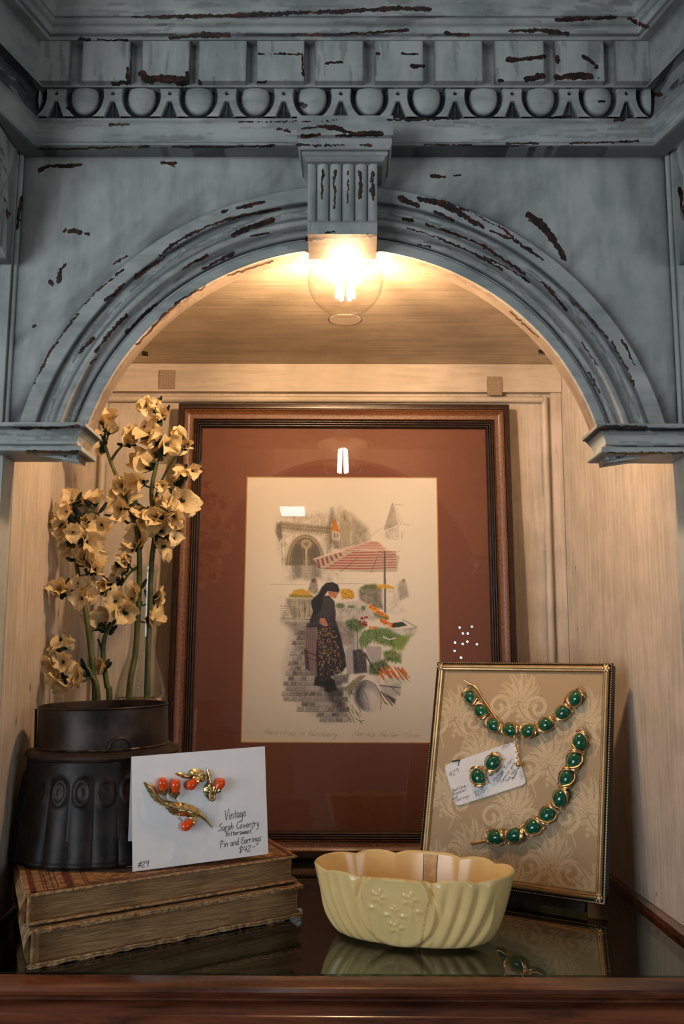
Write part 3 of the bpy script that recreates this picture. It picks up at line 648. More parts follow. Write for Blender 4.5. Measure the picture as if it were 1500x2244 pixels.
def letter_strokes(text, slant=.18):
    x = 0; out = []
    for ch in text:
        adv, *st = GL.get(ch, '4;').split(';')
        for q in st:
            if not q.strip(): continue
            n = list(map(float, q.split())); pts = [(x+n[i]+slant*n[i+1], n[i+1]) for i in range(0, len(n), 2)]
            if len(pts) > 2: pts = [tuple(p) for p in spline(pts, 4)]
            out.append(pts)
        x += float(adv)+1.3
    return out, max(x-1.3, 1)
def handwrite(mb, m, text, p0, p1, h, off, wd=.00042, slant=.18, jit=.12):
    "writes along the line from photo point p0 to p1 on the local plane y=off; h = capital height in metres"
    a = np.array(on_plane(m, *p0, off)); b = np.array(on_plane(m, *p1, off)); st, L = letter_strokes(text, slant)
    ux = (b-a)/L; d = (b-a)/np.linalg.norm(b-a); uy = np.array([-d[1], d[0]])*h/10
    for s in st:
        pts = [a+ux*(p[0]+jit*random.uniform(-1, 1))+uy*(p[1]+jit*random.uniform(-1, 1)) for p in s]
        for q0, q1 in zip(pts[:-1], pts[1:]):
            t = q1-q0; L_ = np.linalg.norm(t)
            if L_ < 1e-7: continue
            t = t/L_; n = np.array([-t[1], t[0]])*wd/2; q0 = q0-t*wd*.3; q1 = q1+t*wd*.3
            V = [(q0+n), (q0-n), (q1-n), (q1+n)]
            mb.add([(v[0], off, v[1]) for v in V], [(0, 1, 2, 3)])
def mitred(mb, Wd, Ht, prof, m=0, x0=0, z0=0):
    "prof: (inset, y); sweep around a rectangle"
    R = np.array([[(x0+a, y, z0+a), (x0+Wd-a, y, z0+a), (x0+Wd-a, y, z0+Ht-a), (x0+a, y, z0+Ht-a)] for a, y in prof])
    return mb.grid(R, m, closev=True)

# ================================================================== FRAMED PRINT
PW, PH = .4104, .5370
O = np.array([-.2089, .3346, .0006]); lean = .0459
m_pf = frame_of(O, (cos(.007), sin(.007), 0), (0, sin(lean), cos(lean)))
pf = thing('framed_print', 'large framed market scene print with rust coloured mat, leaning in the niche', 'picture', mat=m_pf)
FR_RED = wood('red_brown_frame', (.050, .016, .006), (.27, .105, .036), (10, 10, 10), 60, .42, .1)
FR_DARK = plain('dark_frame', (.028, .013, .009), .32, 0, 90, .3)
mb = MB(); mitred(mb, PW, PH, [(0, .021), (0, .004), (.0008, .0012), (.0022, 0), (.0050, 0), (.0070, .0006), (.0074, .0024)]); mb.build('outer_edge', FR_DARK, pf, sharp=30)
mb = MB(); mitred(mb, PW, PH, [(.0074, .0024), (.0080, .0016), (.0092, .0014), (.0094, .0030), (.0115, .0044), (.0150, .0060), (.0185, .0070), (.0188, .0058), (.0196, .0052), (.0200, .0064)]); mb.build('wood_band', FR_RED, pf, sharp=30)
pr = [(.0200, .0064), (.0203, .0090)]+[(.0203+.0024*(k+1-cos(a))/1.0*.5+.0, .0078-.0016*sin(a)+.0008*k) for k in range(0, 5, 2) for a in np.linspace(.3, 2.8, 6)]+[(.0290, .0120), (.0292, .0150)]
pr = sorted(pr, key=lambda q: q[0]); mb = MB(); mitred(mb, PW, PH, pr); mb.build('ribbed_inner_edge', FR_DARK, pf, sharp=50)
MB().box(.004, PW-.004, .0165, .021, .004, PH-.004).build('backing_board', plain('brown_paper', (.25, .17, .10), .9, 0, 40, .1), pf, False)
MB().box(.0285, PW-.0285, .0125, .0142, .0285, PH-.0285).build('glass_pane', GLASS, pf, False)
cpx = dict(tl=(543, 1045), tr=(958.5, 1045), br=(939, 1632), bl=(526, 1627.5))
L4 = [on_plane(m_pf, *cpx[k], .0160) for k in ('tl', 'tr', 'br', 'bl')]
xl = (L4[0][0]+L4[3][0])/2; xr = L4[1][0]; zt = (L4[0][1]+L4[1][1])/2; zb_ = L4[3][1]
print('print window', L4, xl, xr, zt, zb_)
MAT_M = plain('rust_mat_board', (.19, .068, .043), .85, 0, 900, .06, bstr=.1); LINER = plain('gold_bevel', (.62, .34, .10), .6, 0, 60, .05)
a, b = .0275, PW-.0275; c, d = .0275, PH-.0275
def window_board(name, y, xa, xb, za, zb2, mat):
    V = [(a, y, c), (b, y, c), (b, y, d), (a, y, d), (xa, y, za), (xb, y, za), (xb, y, zb2), (xa, y, zb2)]
    V += [(q[0], q[1]+.0008, q[2]) for q in V[4:]]
    return mk(name, V, [(0, 1, 5, 4), (1, 2, 6, 5), (2, 3, 7, 6), (3, 0, 4, 7), (4, 5, 9, 8), (5, 6, 10, 9), (6, 7, 11, 10), (7, 4, 8, 11)], mat, pf, False)
window_board('mat_board', .0146, xl, xr, zb_, zt, MAT_M)
window_board('gold_liner', .0155, xl+.0012, xr-.0012, zb_+.0012, zt-.0012, LINER)

# ---- the print itself, in photo units of its sheet
K = Canvas(526, 1040, 962, 1636, 2.0, srgb((229, 224, 211)))
G1 = srgb((70, 66, 62)); G2 = srgb((120, 114, 104)); G3 = srgb((165, 158, 142)); DK = srgb((38, 38, 46)); BRN = srgb((120, 100, 78))
def q(*v): return [(560+v[i]/3.75, 1060+v[i+1]/3.75) for i in range(0, len(v), 2)]     # points read off a 3.75x enlargement
# church
K.hatch(q(170, 300, 540, 250, 640, 330, 640, 640, 560, 830, 260, 830, 200, 640, 160, 420), BRN, .55, 1.55, 1.6, 9, 1, .6)
K.hatch(q(200, 270, 560, 270, 600, 350, 210, 350), BRN, .7, 0, 1.5, 5, 2, .6)
K.hatch(q(590, 240, 700, 200, 800, 300, 930, 380, 930, 500, 820, 560, 600, 560), BRN, .8, .1, 1.7, 8, 3, .65)
K.poly(q(620, 210, 640, 210, 660, 330, 650, 480, 600, 560, 590, 380), srgb((110, 98, 76)), .55, 4, .5, 4)
K.poly(q(780, 260, 850, 320, 920, 400, 930, 500, 780, 560), srgb((120, 108, 84)), .45, 8, .6, 6)
K.poly(q(205, 330, 610, 370, 612, 440, 205, 405), srgb((150, 138, 112)), .6, 1.5, .4, 5)
for k in range(14):
    x = 225+k*28; y = 345+k*2.6; K.poly(q(x, y, x+20, y+2, x+20, y+48, x, y+46), srgb((98, 86, 66)), .55, 1); K.line(q(x+10, y, x+10, y+46), .7, srgb((205, 195, 170)), .8); K.blob(*q(x+10, y+24)[0], 2, 2, srgb((200, 190, 165)), .8)
K.line(q(205, 328, 612, 368), 1.3, srgb((190, 180, 155)), .9); K.line(q(205, 408, 612, 442), 1.5, srgb((196, 186, 160)), .9); K.line(q(205, 415, 612, 449), .8, G1, .7)
K.poly(q(175, 345, 215, 340, 222, 470, 195, 500, 165, 420), G1, .7, 3, .4, 7)
# pointed doorway
def arch_pts(cx, top, half, bot, n=14):
    L = [(cx-half+ (half)*(1-cos(t*pi/2)), bot-(bot-top)*sin(t*pi/2)) for t in np.linspace(0, 1, n)]
    return L+[(2*cx-x, y) for x, y in L[::-1]]
for hw, tp, c_, al in ((170, 425, (205, 195, 172), .9), (158, 440, (110, 98, 78), .8), (146, 452, (190, 180, 156), .9), (134, 466, (96, 86, 70), .8), (122, 480, (170, 160, 136), .8), (110, 496, (120, 110, 92), .7)):
    P_ = arch_pts(410, tp, hw, 700); K.poly(q(*[v for p in P_ for v in p]), srgb(c_), al*.8, 1.2, .25, hw)
K.poly(q(300, 640, 530, 640, 540, 820, 290, 820), srgb((186, 180, 164)), .5, 6, .3, 8)
for cx_ in (345, 490):
    P_ = arch_pts(cx_, 520, 46, 690); K.poly(q(*[v for p in P_ for v in p]), srgb((126, 122, 116)), .85, 1.5, .3, cx_); K.poly(q(cx_-42, 680, cx_+42, 680, cx_+40, 800, cx_-36, 815), srgb((120, 118, 116)), .6, 5, .4, 9)
    K.line(q(cx_, 560, cx_, 800), .8, G1, .5); K.line(q(cx_-46, 690, cx_-46, 800), 1, G2, .6)
K.line(q(418, 560, 418, 820), 5, srgb((200, 192, 172)), .9); K.line(q(430, 600, 430, 820), 1, G1, .6); K.line(q(404, 600, 404, 820), 1, G1, .5)
for k in range(8): K.line(q(408, 620+k*24, 428, 626+k*24), .9, G1, .6)
K.blob(*q(418, 520)[0], 13, 12, srgb((198, 190, 168)), .9); K.blob(*q(418, 520)[0], 9, 8.5, srgb((140, 130, 110)), .8)
for k in range(6): K.blob(*q(418+22*cos(k), 520+22*sin(k))[0], 2.4, 2.4, srgb((196, 186, 160)), .9)
for xx in (215, 240, 585, 610): K.line(q(xx, 450, xx+4, 700), 1.1, G2, .6, .5, 3); K.line(q(xx+9, 450, xx+10, 720), .7, G1, .5, .6, 4)
K.hatch(q(560, 440, 640, 440, 620, 840, 540, 840), G1, .5, 0, 1.6, 6, 11, .5)
K.hatch(q(220, 620, 290, 640, 280, 850, 250, 800), G1, .5, 0, 1.5, 8, 12, .5)
K.hatch(q(600, 700, 720, 740, 700, 840, 600, 840), G2, .6, 0, 1.8, 8, 13, .5)
K.line(q(120, 858, 420, 860), .7, G2, .7, .5); K.line(q(620, 850, 900, 852), .6, G2, .6, .5)
# tall window with tracery
P_ = arch_pts(735, 225, 44, 360); K.poly(q(*[v for p in P_ for v in p]), srgb((196, 188, 166)), .95, 1); K.poly(q(691, 350, 779, 350, 775, 570, 695, 570), srgb((190, 182, 160)), .9, 2)
for x in (700, 718, 735, 752, 770): K.line(q(x, 330, x, 560), .8, G2, .8)
for k in range(7): K.line(q(700+k*9, 250+abs(k-3)*10, 770-k*9, 330), .7, G2, .7)
K.poly(q(655, 300, 692, 418, 620, 400), srgb((206, 140, 44)), .95, .8, .2, 3); K.poly(q(628, 405, 688, 420, 686, 490, 630, 480), srgb((205, 196, 178)), .9, .8)
for x in (648, 668): K.poly(q(x, 430, x+8, 432, x+8, 466, x, 464), G1, .8)
K.poly(q(630, 488, 690, 490, 690, 560, 640, 560), srgb((118, 108, 96)), .7, 3, .4, 5)
# steep roofed house
K.hatch(q(1060, 380, 1125, 170, 1170, 350, 1165, 480, 1055, 480), BRN, .75, 1.4, 1.3, 3, 21, .5)
K.poly(q(1060, 385, 1125, 175, 1172, 345, 1060, 400), srgb((150, 138, 116)), .45, 1.5, .3, 6)
K.line(q(1125, 172, 1192, 345), .9, G2, .8); K.line(q(1125, 172, 1058, 385), .9, G2, .8); K.line(q(1125, 175, 1225, 188), .8, G2, .7, .3); K.line(q(1192, 345, 1265, 358), .8, G2, .7, .3)
K.line(q(1058, 390, 1170, 350), 1, G2, .7); K.line(q(1172, 350, 1172, 480), .8, G2, .7); K.line(q(1145, 180, 1210, 330), .7, G3, .8); K.line(q(1200, 410, 1200, 470, 1225, 410), .7, G2, .6)
K.line(q(925, 480, 990, 410, 1010, 400, 1050, 380), .8, G3, .8, .3)
for k in range(9): K.line(q(1065+k*3, 410+k*9, 1165, 375+k*13), .6, G2, .6, .3)
# parasol
K.poly(q(475, 645, 740, 545, 860, 520, 930, 490, 1010, 495, 1105, 575, 1090, 580, 750, 572, 520, 650), srgb((222, 205, 190)), .9, 1)
K.poly(q(475, 648, 760, 572, 1105, 575, 1180, 620, 1160, 745, 930, 752, 520, 726), srgb((196, 184, 170)), .9, 1.5, .15, 3)
RD = srgb((182, 88, 76)); RD2 = srgb((150, 70, 62))
for k in range(6):
    t0 = k/6; y0 = 500+k*13
    K.poly(q(935-k*38, y0, 1000+k*10, y0, 1010+k*14, y0+6, 930-k*42, y0+7), RD, .8, .6, .2, k)
for k in range(7):
    y0 = 590+k*22; K.poly(q(790-k*36, y0-4, 900, y0-6+k, 1150, y0-12, 1155, y0-4, 900, y0+5+k, 780-k*36, y0+8), RD, .82, .8, .25, k+20)
for k in range(6):
    x = 500+k*36; K.poly(q(x, 652-k*11, x+17, 647-k*11, x+34, 722-k*20, x+14, 722-k*20), RD2, .8, .8, .2, k+30)
K.line(q(475, 648, 740, 560, 1090, 574), 1.6, srgb((226, 214, 200)), .95); K.line(q(475, 650, 525, 725, 640, 745, 940, 752, 1160, 748), .9, G1, .7, .3)
K.line(q(700, 752, 840, 632), 1, G1, .8); K.line(q(945, 758, 1000, 620), 1, G1, .8); K.line(q(1058, 590, 1000, 575), .9, G1, .7); K.line(q(1058, 640, 1150, 600), .9, G2, .7); K.line(q(1058, 640, 1000, 610), .9, G1, .7); K.line(q(1065, 625, 1190, 572), .8, G2, .6, .4)
K.line(q(1058, 580, 1056, 1090), 3.6, srgb((126, 122, 122)), .95); K.line(q(1064, 590, 1064, 1090), 1, G1, .7); K.line(q(1050, 590, 1049, 1090), .8, srgb((190, 188, 182)), .9)
# background figures and stalls
K.poly(q(455, 815, 480, 805, 505, 830, 515, 930, 480, 945, 425, 910, 440, 870), srgb((140, 138, 136)), .8, 2, .4, 2); K.blob(*q(478, 826)[0], 6, 6, srgb((110, 104, 100)), .8); K.blob(*q(492, 838)[0], 3, 4, srgb((190, 140, 116)), .9)
K.poly(q(1180, 830, 1215, 808, 1235, 860, 1250, 960, 1180, 990, 1160, 900), srgb((160, 156, 148)), .7, 3, .5, 3); K.blob(*q(1212, 825)[0], 4, 5, srgb((176, 140, 118)), .8)
K.poly(q(290, 940, 330, 905, 380, 895, 440, 925, 480, 965, 290, 960), srgb((206, 168, 40)), .95, 2, .35, 5); K.poly(q(275, 945, 460, 950, 480, 968, 275, 968), srgb((128, 142, 70)), .8, 2, .4, 5)
for k in range(30): K.blob(*q(300+random.random()*170, 905+random.random()*50)[0], 2, 1.7, srgb((222, 184, 60)), .8)
K.poly(q(245, 975, 460, 970, 470, 1130, 300, 1140), srgb((170, 164, 146)), .7, 2, .2, 5); K.hatch(q(250, 985, 460, 985, 465, 1135, 210, 1140), G1, .85, .05, 2.6, 3, 31, .55)
for k in range(6): K.line(q(200, 1040+k*18, 310, 1044+k*17), 1, G2, .7, .3)
for x in (320, 355, 400, 440): K.line(q(x, 1000, x, 1130), 1.2, G1, .6)
K.line(q(210, 1143, 450, 1148), 1.6, DK, .7, .4)
K.poly(q(690, 920, 720, 895, 770, 895, 808, 930, 800, 975, 710, 980), srgb((204, 166, 34)), .95, 2, .3, 7)
for k in range(45): K.blob(*q(700+random.random()*100, 900+random.random()*75)[0], 1.8, 1.6, srgb(random.choice(((226, 190, 50), (176, 140, 24), (236, 204, 90)))), .9)
K.poly(q(845, 900, 900, 860, 980, 850, 1035, 880, 1030, 1000, 1040, 1060, 960, 1050, 850, 985), srgb((122, 118, 108)), .75, 3, .5, 9)
K.poly(q(855, 885, 900, 858, 985, 862, 1035, 885, 980, 900, 870, 900), srgb((110, 128, 82)), .8, 2, .4, 4)
K.hatch(q(840, 910, 1040, 910, 1045, 1060, 850, 990), G1, .9, .8, 1.6, 5, 33, .6)
K.poly(q(985, 865, 1060, 852, 1135, 880, 1130, 892, 1000, 888), srgb((222, 176, 52)), .95, 1.5, .3, 6)
K.hatch(q(1075, 890, 1140, 890, 1160, 1000, 1220, 1080, 1080, 1090), G1, .6, .2, 1.8, 8, 36, .5); K.hatch(q(1160, 860, 1270, 900, 1230, 980, 1160, 1000), G2, .7, 1, 1.8, 8, 37, .5)
K.line(q(180, 970, 480, 968), .6, G2, .7, .4); K.line(q(690, 985, 830, 968), .6, G2, .6)
# flower table
K.poly(q(650, 1010, 840, 990, 960, 1060, 1075, 1110, 960, 1160, 660, 1130), srgb((200, 198, 190)), .8, 3, .2, 8)
K.hatch(q(660, 1060, 960, 1040, 1000, 1140, 660, 1140), G1, .7, .5, 2.2, 4, 41, .5)
for k in range(60):
    x, y = 665+random.random()*290, 1040+random.random()*90; K.line(q(x, y, x+8*random.uniform(-1, 1), y-30), 1.1, srgb(random.choice(((216, 214, 208), (150, 146, 140), (228, 226, 220)))), .8)
for (x, y, rx, ry) in ((690, 1035, 45, 26), (780, 1042, 40, 12), (880, 1055, 20, 26)): K.blob(*q(x, y)[0], rx/3.75, ry/3.75, srgb((92, 128, 76)), .85, .4, 0, .5, 5)
for k in range(70):
    t = random.random(); x = 935+t*150; y = 1040+t*95+random.uniform(-14, 14); K.blob(*q(x, y)[0], 3, 2.3, srgb(random.choice(((232, 150, 34), (240, 172, 50), (214, 124, 30)))), .92)
K.poly(q(960, 1085, 1085, 1135, 1060, 1160, 970, 1120), srgb((110, 132, 70)), .8, 2, .4, 6)
for k in range(50):
    t = random.random(); x = 1020+t*100; y = 1150+t*50+random.uniform(-14, 14); K.blob(*q(x, y)[0], 3, 2.2, srgb(random.choice(((226, 134, 36), (240, 160, 60), (200, 110, 30)))), .92)
K.poly(q(1120, 1175, 1200, 1165, 1240, 1195, 1170, 1210, 1115, 1215), srgb((40, 60, 40)), .95, 1, .2, 6)
K.line(q(1200, 1150, 1310, 1210, 1240, 1225, 1115, 1230, 1010, 1170), 1.5, srgb((190, 188, 184)), .95); K.line(q(1205, 1145, 1315, 1205), .9, DK, .8); K.line(q(1310, 1215, 1240, 1240), .8, DK, .8)
K.hatch(q(1120, 1225, 1310, 1215, 1300, 1280, 1150, 1290), DK, .8, .7, 2, 5, 44, .6)
for k in range(26): x = 1130+random.random()*160; K.line(q(x, 1225+random.random()*15, x+30, 1240+random.random()*30), 1, srgb((206, 206, 202)), .9)
# dark ground behind the skirt
K.poly(q(215, 1155, 460, 1150, 660, 1150, 820, 1170, 830, 1380, 740, 1370, 400, 1300, 300, 1220), srgb((116, 112, 112)), .6, 8, .5, 12); K.hatch(q(210, 1150, 820, 1150, 830, 1340, 700, 1360, 300, 1260), DK, .7, 1.2, 1.7, 10, 45, .6)
# cobbles
K.poly(q(300, 1200, 440, 1180, 420, 1500, 480, 1640, 700, 1700, 760, 1900, 700, 1960, 560, 1960, 380, 1850, 250, 1760, 230, 1550), srgb((150, 146, 142)), .5, 12, .5, 13)
rs = random.Random(5)
for r_ in range(18):
    y = 1240+r_*41; hh = 34
    for c_ in range(9):
        x = 235+c_*62*(.55+r_*.03)+(r_ % 2)*26-r_*4+ (17-r_)*5; wdt = 52*(.55+r_*.03)
        if x > 470+max(0, r_-9)*28 and r_ < 10: continue
        if x > 760 or (r_ > 15 and x < 480) or (r_ > 13 and x < 330): continue
        g = rs.choice((90, 120, 150, 175)); jx = rs.uniform(-5, 5)
        K.poly(q(x+jx, y, x+wdt+jx, y+3, x+wdt-4, y+hh, x-6, y+hh-3), srgb((g, g-2, g)), .75, 1.5, .45, r_*9+c_)
        K.line(q(x-6, y+hh, x+wdt-4, y+hh+2), 1.2, DK, .7, .5, c_); 
        if rs.random() < .8: K.line(q(x+wdt, y+3, x+wdt-5, y+hh), 1, DK, .6, .4, c_)
K.poly(q(560, 1720, 700, 1700, 720, 1880, 680, 1900, 590, 1800), srgb((60, 60, 66)), .7, 6, .4, 14)
# crates, sacks, shadow
K.poly(q(730, 1390, 800, 1360, 820, 1420, 830, 1580, 740, 1600), srgb((170, 168, 170)), .85, 2, .2, 15); K.poly(q(790, 1400, 860, 1380, 900, 1440, 910, 1580, 800, 1590), srgb((52, 54, 66)), .9, 2, .2, 16)
K.poly(q(825, 1250, 870, 1240, 870, 1390, 830, 1385), srgb((196, 194, 190)), .85, 1.5); K.line(q(828, 1240, 830, 1385), 1.6, DK, .8)
K.poly(q(895, 1360, 1030, 1370, 1020, 1480, 950, 1530, 900, 1440), srgb((180, 178, 180)), .9, 2, .15, 17); K.line(q(890, 1420, 960, 1560), 3, srgb((70, 70, 76)), .9); K.line(q(900, 1415, 1010, 1620), 1.2, srgb((210, 210, 208)), .9)
K.poly(q(620, 1600, 760, 1590, 750, 1660, 640, 1690), srgb((110, 110, 116)), .85, 3, .3, 18)
# greens
for (pts, c_) in ((q(735, 1160, 800, 1135, 870, 1160, 900, 1210, 830, 1250, 745, 1210), (84, 118, 74)), (q(880, 1240, 980, 1210, 1090, 1220, 1150, 1260, 1250, 1300, 1190, 1380, 1060, 1360, 950, 1320, 880, 1390, 850, 1320), (96, 134, 62)), (q(1035, 1410, 1120, 1390, 1190, 1440, 1185, 1500, 1050, 1480), (112, 134, 64)), (q(920, 1520, 1040, 1470, 1100, 1540, 1000, 1600, 920, 1590), (66, 90, 52)), (q(1150, 1290, 1280, 1270, 1200, 1400, 1100, 1400), (150, 170, 96))):
    K.poly(pts, srgb(c_), .85, 3, .4, len(pts)+c_[0])
for k in range(260):
    x, y = rs.choice(((900+rs.random()*240, 1225+rs.random()*130), (745+rs.random()*140, 1150+rs.random()*90), (1050+rs.random()*140, 1400+rs.random()*90), (930+rs.random()*140, 1490+rs.random()*90)))
    K.line(q(x, y, x+rs.uniform(-22, 22), y+rs.uniform(8, 32)), 1, srgb(rs.choice(((60, 92, 44), (140, 168, 88), (40, 66, 38), (112, 146, 70)))), .75)
for k in range(5): K.line(q(880-k*7, 1240+k*14, 860-k*5, 1320, 870, 1400), .9, srgb((110, 146, 60)), .8)
K.line(q(1040, 1290, 1090, 1310, 1140, 1300), 3, srgb((216, 216, 212)), .95); K.line(q(930, 1345, 1040, 1370, 1090, 1390), 2.2, srgb((216, 216, 210)), .9)
for k in range(20): K.blob(*q(850+rs.random()*60, 1120+rs.random()*80)[0], 2.6, 2.6, srgb(rs.choice(((176, 60, 84), (150, 40, 66)))), .9)
for k in range(14): K.blob(*q(930+rs.random()*50, 1205+rs.random()*20)[0], 2.6, 1.8, srgb((230, 150, 50)), .9)
for k in range(16):
    x = 1000+rs.random()*200; y = 1525+rs.random()*70; K.line(q(x, y, x+36, y+44), 3.6, srgb(rs.choice(((214, 112, 46), (226, 134, 70), (196, 94, 40)))), .92); K.line(q(x+36, y+44, x+60, y+70), .9, srgb((150, 160, 90)), .8)
K.line(q(1190, 1550, 1215, 1600, 1255, 1615), 2.6, srgb((206, 160, 60)), .9)
K.hatch(q(960, 1590, 1210, 1600, 1190, 1680, 1010, 1680), DK, .7, 1, 2.2, 6, 51, .5)
K.poly(q(1010, 1680, 1180, 1660, 1180, 1755, 1060, 1790), srgb((176, 176, 176)), .7, 3, .2, 52); K.line(q(1010, 1680, 1180, 1700), 2, DK, .8); K.line(q(1100, 1690, 1175, 1760), 1.4, DK, .8); K.line(q(1020, 1730, 1110, 1840), 2.4, DK, .85); K.poly(q(1040, 1740, 1140, 1790, 1130, 1830, 1100, 1810), srgb((60, 60, 66)), .85, 2)
# basket
K.poly(q(725, 1700, 790, 1640, 850, 1600, 900, 1600, 820, 1680, 760, 1780), srgb((136, 130, 104)), .85, 2, .4, 53)
for k in range(40): x, y = 735+rs.random()*110, 1700+rs.random()*260; K.line(q(x, y, x+16, y+34), 1.4, srgb(rs.choice(((128, 134, 60), (170, 160, 70), (60, 66, 50), (200, 200, 180)))), .85)
K.line(q(730, 1700, 735, 1850, 780, 1930, 850, 1965, 880, 1960), 1.2, DK, .8); K.line(q(1000, 1720, 1050, 1820, 1070, 1830), 3, srgb((146, 150, 84)), .9)
EL = [(905+115*cos(t)*.95+10*sin(t), 1765+130*sin(t)) for t in np.linspace(0, 2*pi, 40)]
K.poly(q(*[v for p in EL for v in p]), srgb((208, 206, 200)), .98, 1)
EL = [(903+104*cos(t)*.95+8*sin(t), 1765+120*sin(t)) for t in np.linspace(0, 2*pi, 40)]
K.poly(q(*[v for p in EL for v in p]), srgb((176, 176, 178)), .95, 2)
K.poly(q(803, 1760, 815, 1700, 850, 1660, 890, 1655, 860, 1720, 850, 1790, 870, 1860, 850, 1850, 815, 1810), srgb((44, 46, 54)), .9, 8, .2, 6)
K.poly(q(900, 1720, 960, 1720, 1010, 1780, 1015, 1880, 930, 1890, 910, 1800), srgb((222, 219, 210)), .95, 7)
K.line(q(810, 1700, 850, 1655, 905, 1640, 970, 1670, 1005, 1730, 1022, 1800, 1015, 1870), 1.3, G1, .9); K.line(q(870, 1720, 910, 1790, 915, 1880), 1, DK, .6, .4)
# the market woman
K.poly(q(485, 1590, 600, 1600, 640, 1640, 640, 1690, 560, 1700, 470, 1680), srgb((34, 34, 42)), .95, 2); K.poly(q(560, 1640, 640, 1640, 660, 1720, 600, 1740, 560, 1730), srgb((28, 28, 34)), .95, 2)
K.poly(q(415, 1190, 490, 1160, 500, 1300, 520, 1480, 500, 1610, 440, 1570, 405, 1550, 395, 1400, 405, 1280), srgb((150, 136, 138)), .97, 1.2, .15, 3)
for k in range(6): K.line(q(420+k*13, 1190, 405+k*20, 1560), .9, srgb((96, 66, 72)), .8); 
for k in range(26): K.line(q(412, 1200+k*14, 500, 1196+k*15), .6, srgb((110, 80, 84)), .55)
K.line(q(398, 1405, 500, 1445), 2.4, srgb((92, 36, 46)), .85); K.line(q(400, 1450, 505, 1490), 2, srgb((92, 36, 46)), .8)
K.poly(q(395, 1380, 420, 1400, 440, 1570, 405, 1550), srgb((60, 48, 54)), .7, 2, .3, 4)
AP = q(500, 1170, 560, 1150, 655, 1160, 690, 1280, 730, 1440, 738, 1530, 700, 1580, 610, 1610, 530, 1612, 495, 1590, 490, 1400, 505, 1280)
K.poly(AP, srgb((58, 56, 66)), .98, 1.2, .1, 2); K.hatch(AP, srgb((20, 20, 28)), .7, 1.5, 2.4, 3, 61, .5)
for k in range(230):
    t = rs.random(); y = 1215+t*385; x = 515+rs.random()*(130+80*t)
    K.blob(*q(x, y)[0], rs.uniform(1.1, 2.1), rs.uniform(1, 1.7), srgb(rs.choice(((196, 146, 60), (206, 170, 90), (120, 140, 150), (186, 110, 50), (160, 150, 130), (214, 190, 120)))), .85)
for k in range(5): K.line(q(520+k*45, 1300, 530+k*42, 1600), 1.4, srgb((24, 24, 32)), .5, .4)
K.poly(q(540, 955, 600, 950, 645, 1000, 655, 1100, 650, 1170, 660, 1200, 590, 1210, 420, 1215, 440, 1170, 470, 1100, 455, 1020, 480, 970), srgb((66, 66, 74)), .98, 1.5, .12, 5)
K.hatch(q(530, 960, 640, 1000, 655, 1160, 560, 1160), srgb((24, 24, 32)), .7, .8, 2, 3, 62, .5); K.poly(q(545, 965, 600, 960, 630, 1010, 640, 1090, 590, 1150, 560, 1120, 530, 1040), srgb((98, 94, 98)), .6, 4, .3, 5)
K.poly(q(420, 1180, 500, 1160, 660, 1165, 665, 1205, 590, 1215, 500, 1190, 412, 1215), srgb((82, 82, 94)), .95, 2, .2, 6)
K.poly(q(455, 990, 500, 945, 545, 940, 550, 1000, 530, 1080, 470, 1130, 455, 1170, 440, 1160, 470, 1080, 455, 1030), srgb((48, 50, 62)), .97, 1.5, .1, 7)
K.poly(q(540, 880, 575, 845, 630, 838, 675, 860, 688, 905, 680, 928, 590, 915, 560, 960, 500, 960), srgb((46, 46, 56)), .98, 1.2, .1, 8)
K.poly(q(590, 915, 680, 926, 668, 950, 655, 975, 640, 975, 600, 950), srgb((196, 142, 112)), .97, 1.2, .1, 9); K.line(q(600, 930, 640, 935), .8, srgb((110, 70, 54)), .7); K.line(q(648, 962, 662, 960), .8, srgb((120, 60, 50)), .8)
K.poly(q(525, 1140, 560, 1135, 580, 1170, 590, 1200, 560, 1205, 520, 1175), srgb((200, 150, 122)), .97, 1.2); K.line(q(530, 1160, 565, 1165), .7, srgb((130, 84, 66)), .7); K.line(q(530, 1170, 570, 1180), .7, srgb((130, 84, 66)), .7)
K.a = np.clip(srgb((229, 224, 211))*(K.a/srgb((229, 224, 211)))**1.35, 0, 1)   # firmer pencil and wash
# pencil titles on the margin
def pencil(text, p0, p1, h, col, slant=.45):
    st, L = letter_strokes(text, slant)
    for s in st:
        K.line([(p0[0]+(p1[0]-p0[0])*x/L, p0[1]+(p1[1]-p0[1])*x/L-y*h/10) for x, y in s], .75, col, .62)
pencil('Marktfrau in Nürnberg', (576, 1612), (734, 1617), 11, G2); pencil('Marika Heller-Cole', (768, 1615), (912, 1618), 11, G2)
tl_, tr_, br_, bl_ = (xl, zt), (xr, zt), (xr, zb_), (xl, zb_)
def u_at(x, z):  # sheet position -> canvas units
    return x, z


tlc, trc, brc, blc = [np.array(p) for p in ((xl, zt), (xr, zt), (xr, zb_), (xl, zb_))]
nu, nv = 430, 590
A_ = np.array(m_pf); s = np.linspace(xl, xr, nu)[:, None]; t = np.linspace(zt, zb_, nv)[None, :]
XX, ZZ = np.broadcast_arrays(s, t); P3 = np.stack([XX, np.full_like(XX, .0163), ZZ], -1)
o = gridmesh('print_sheet', P3, vcol('print_pigment', .75), pf, flip=False)
# drawing units follow the sheet: u across, v down (the drawing narrows evenly towards the top like the sheet seen from the front)
fu = (XX-xl)/(xr-xl); fv = (zt-ZZ)/(zt-zb_)
Uc = (543+fu*(958.5-543))*(1-fv)+(526+fu*(958.5+4-526))*fv; Vc = 1045+fv*(1630-1045)
c = K.sample(Uc, Vc).reshape(-1, 3); c = np.c_[c, np.ones(len(c))].astype(np.float32)
at_ = o.data.color_attributes.new('pigment', 'FLOAT_COLOR', 'POINT'); at_.data.foreach_set('color', c.ravel())

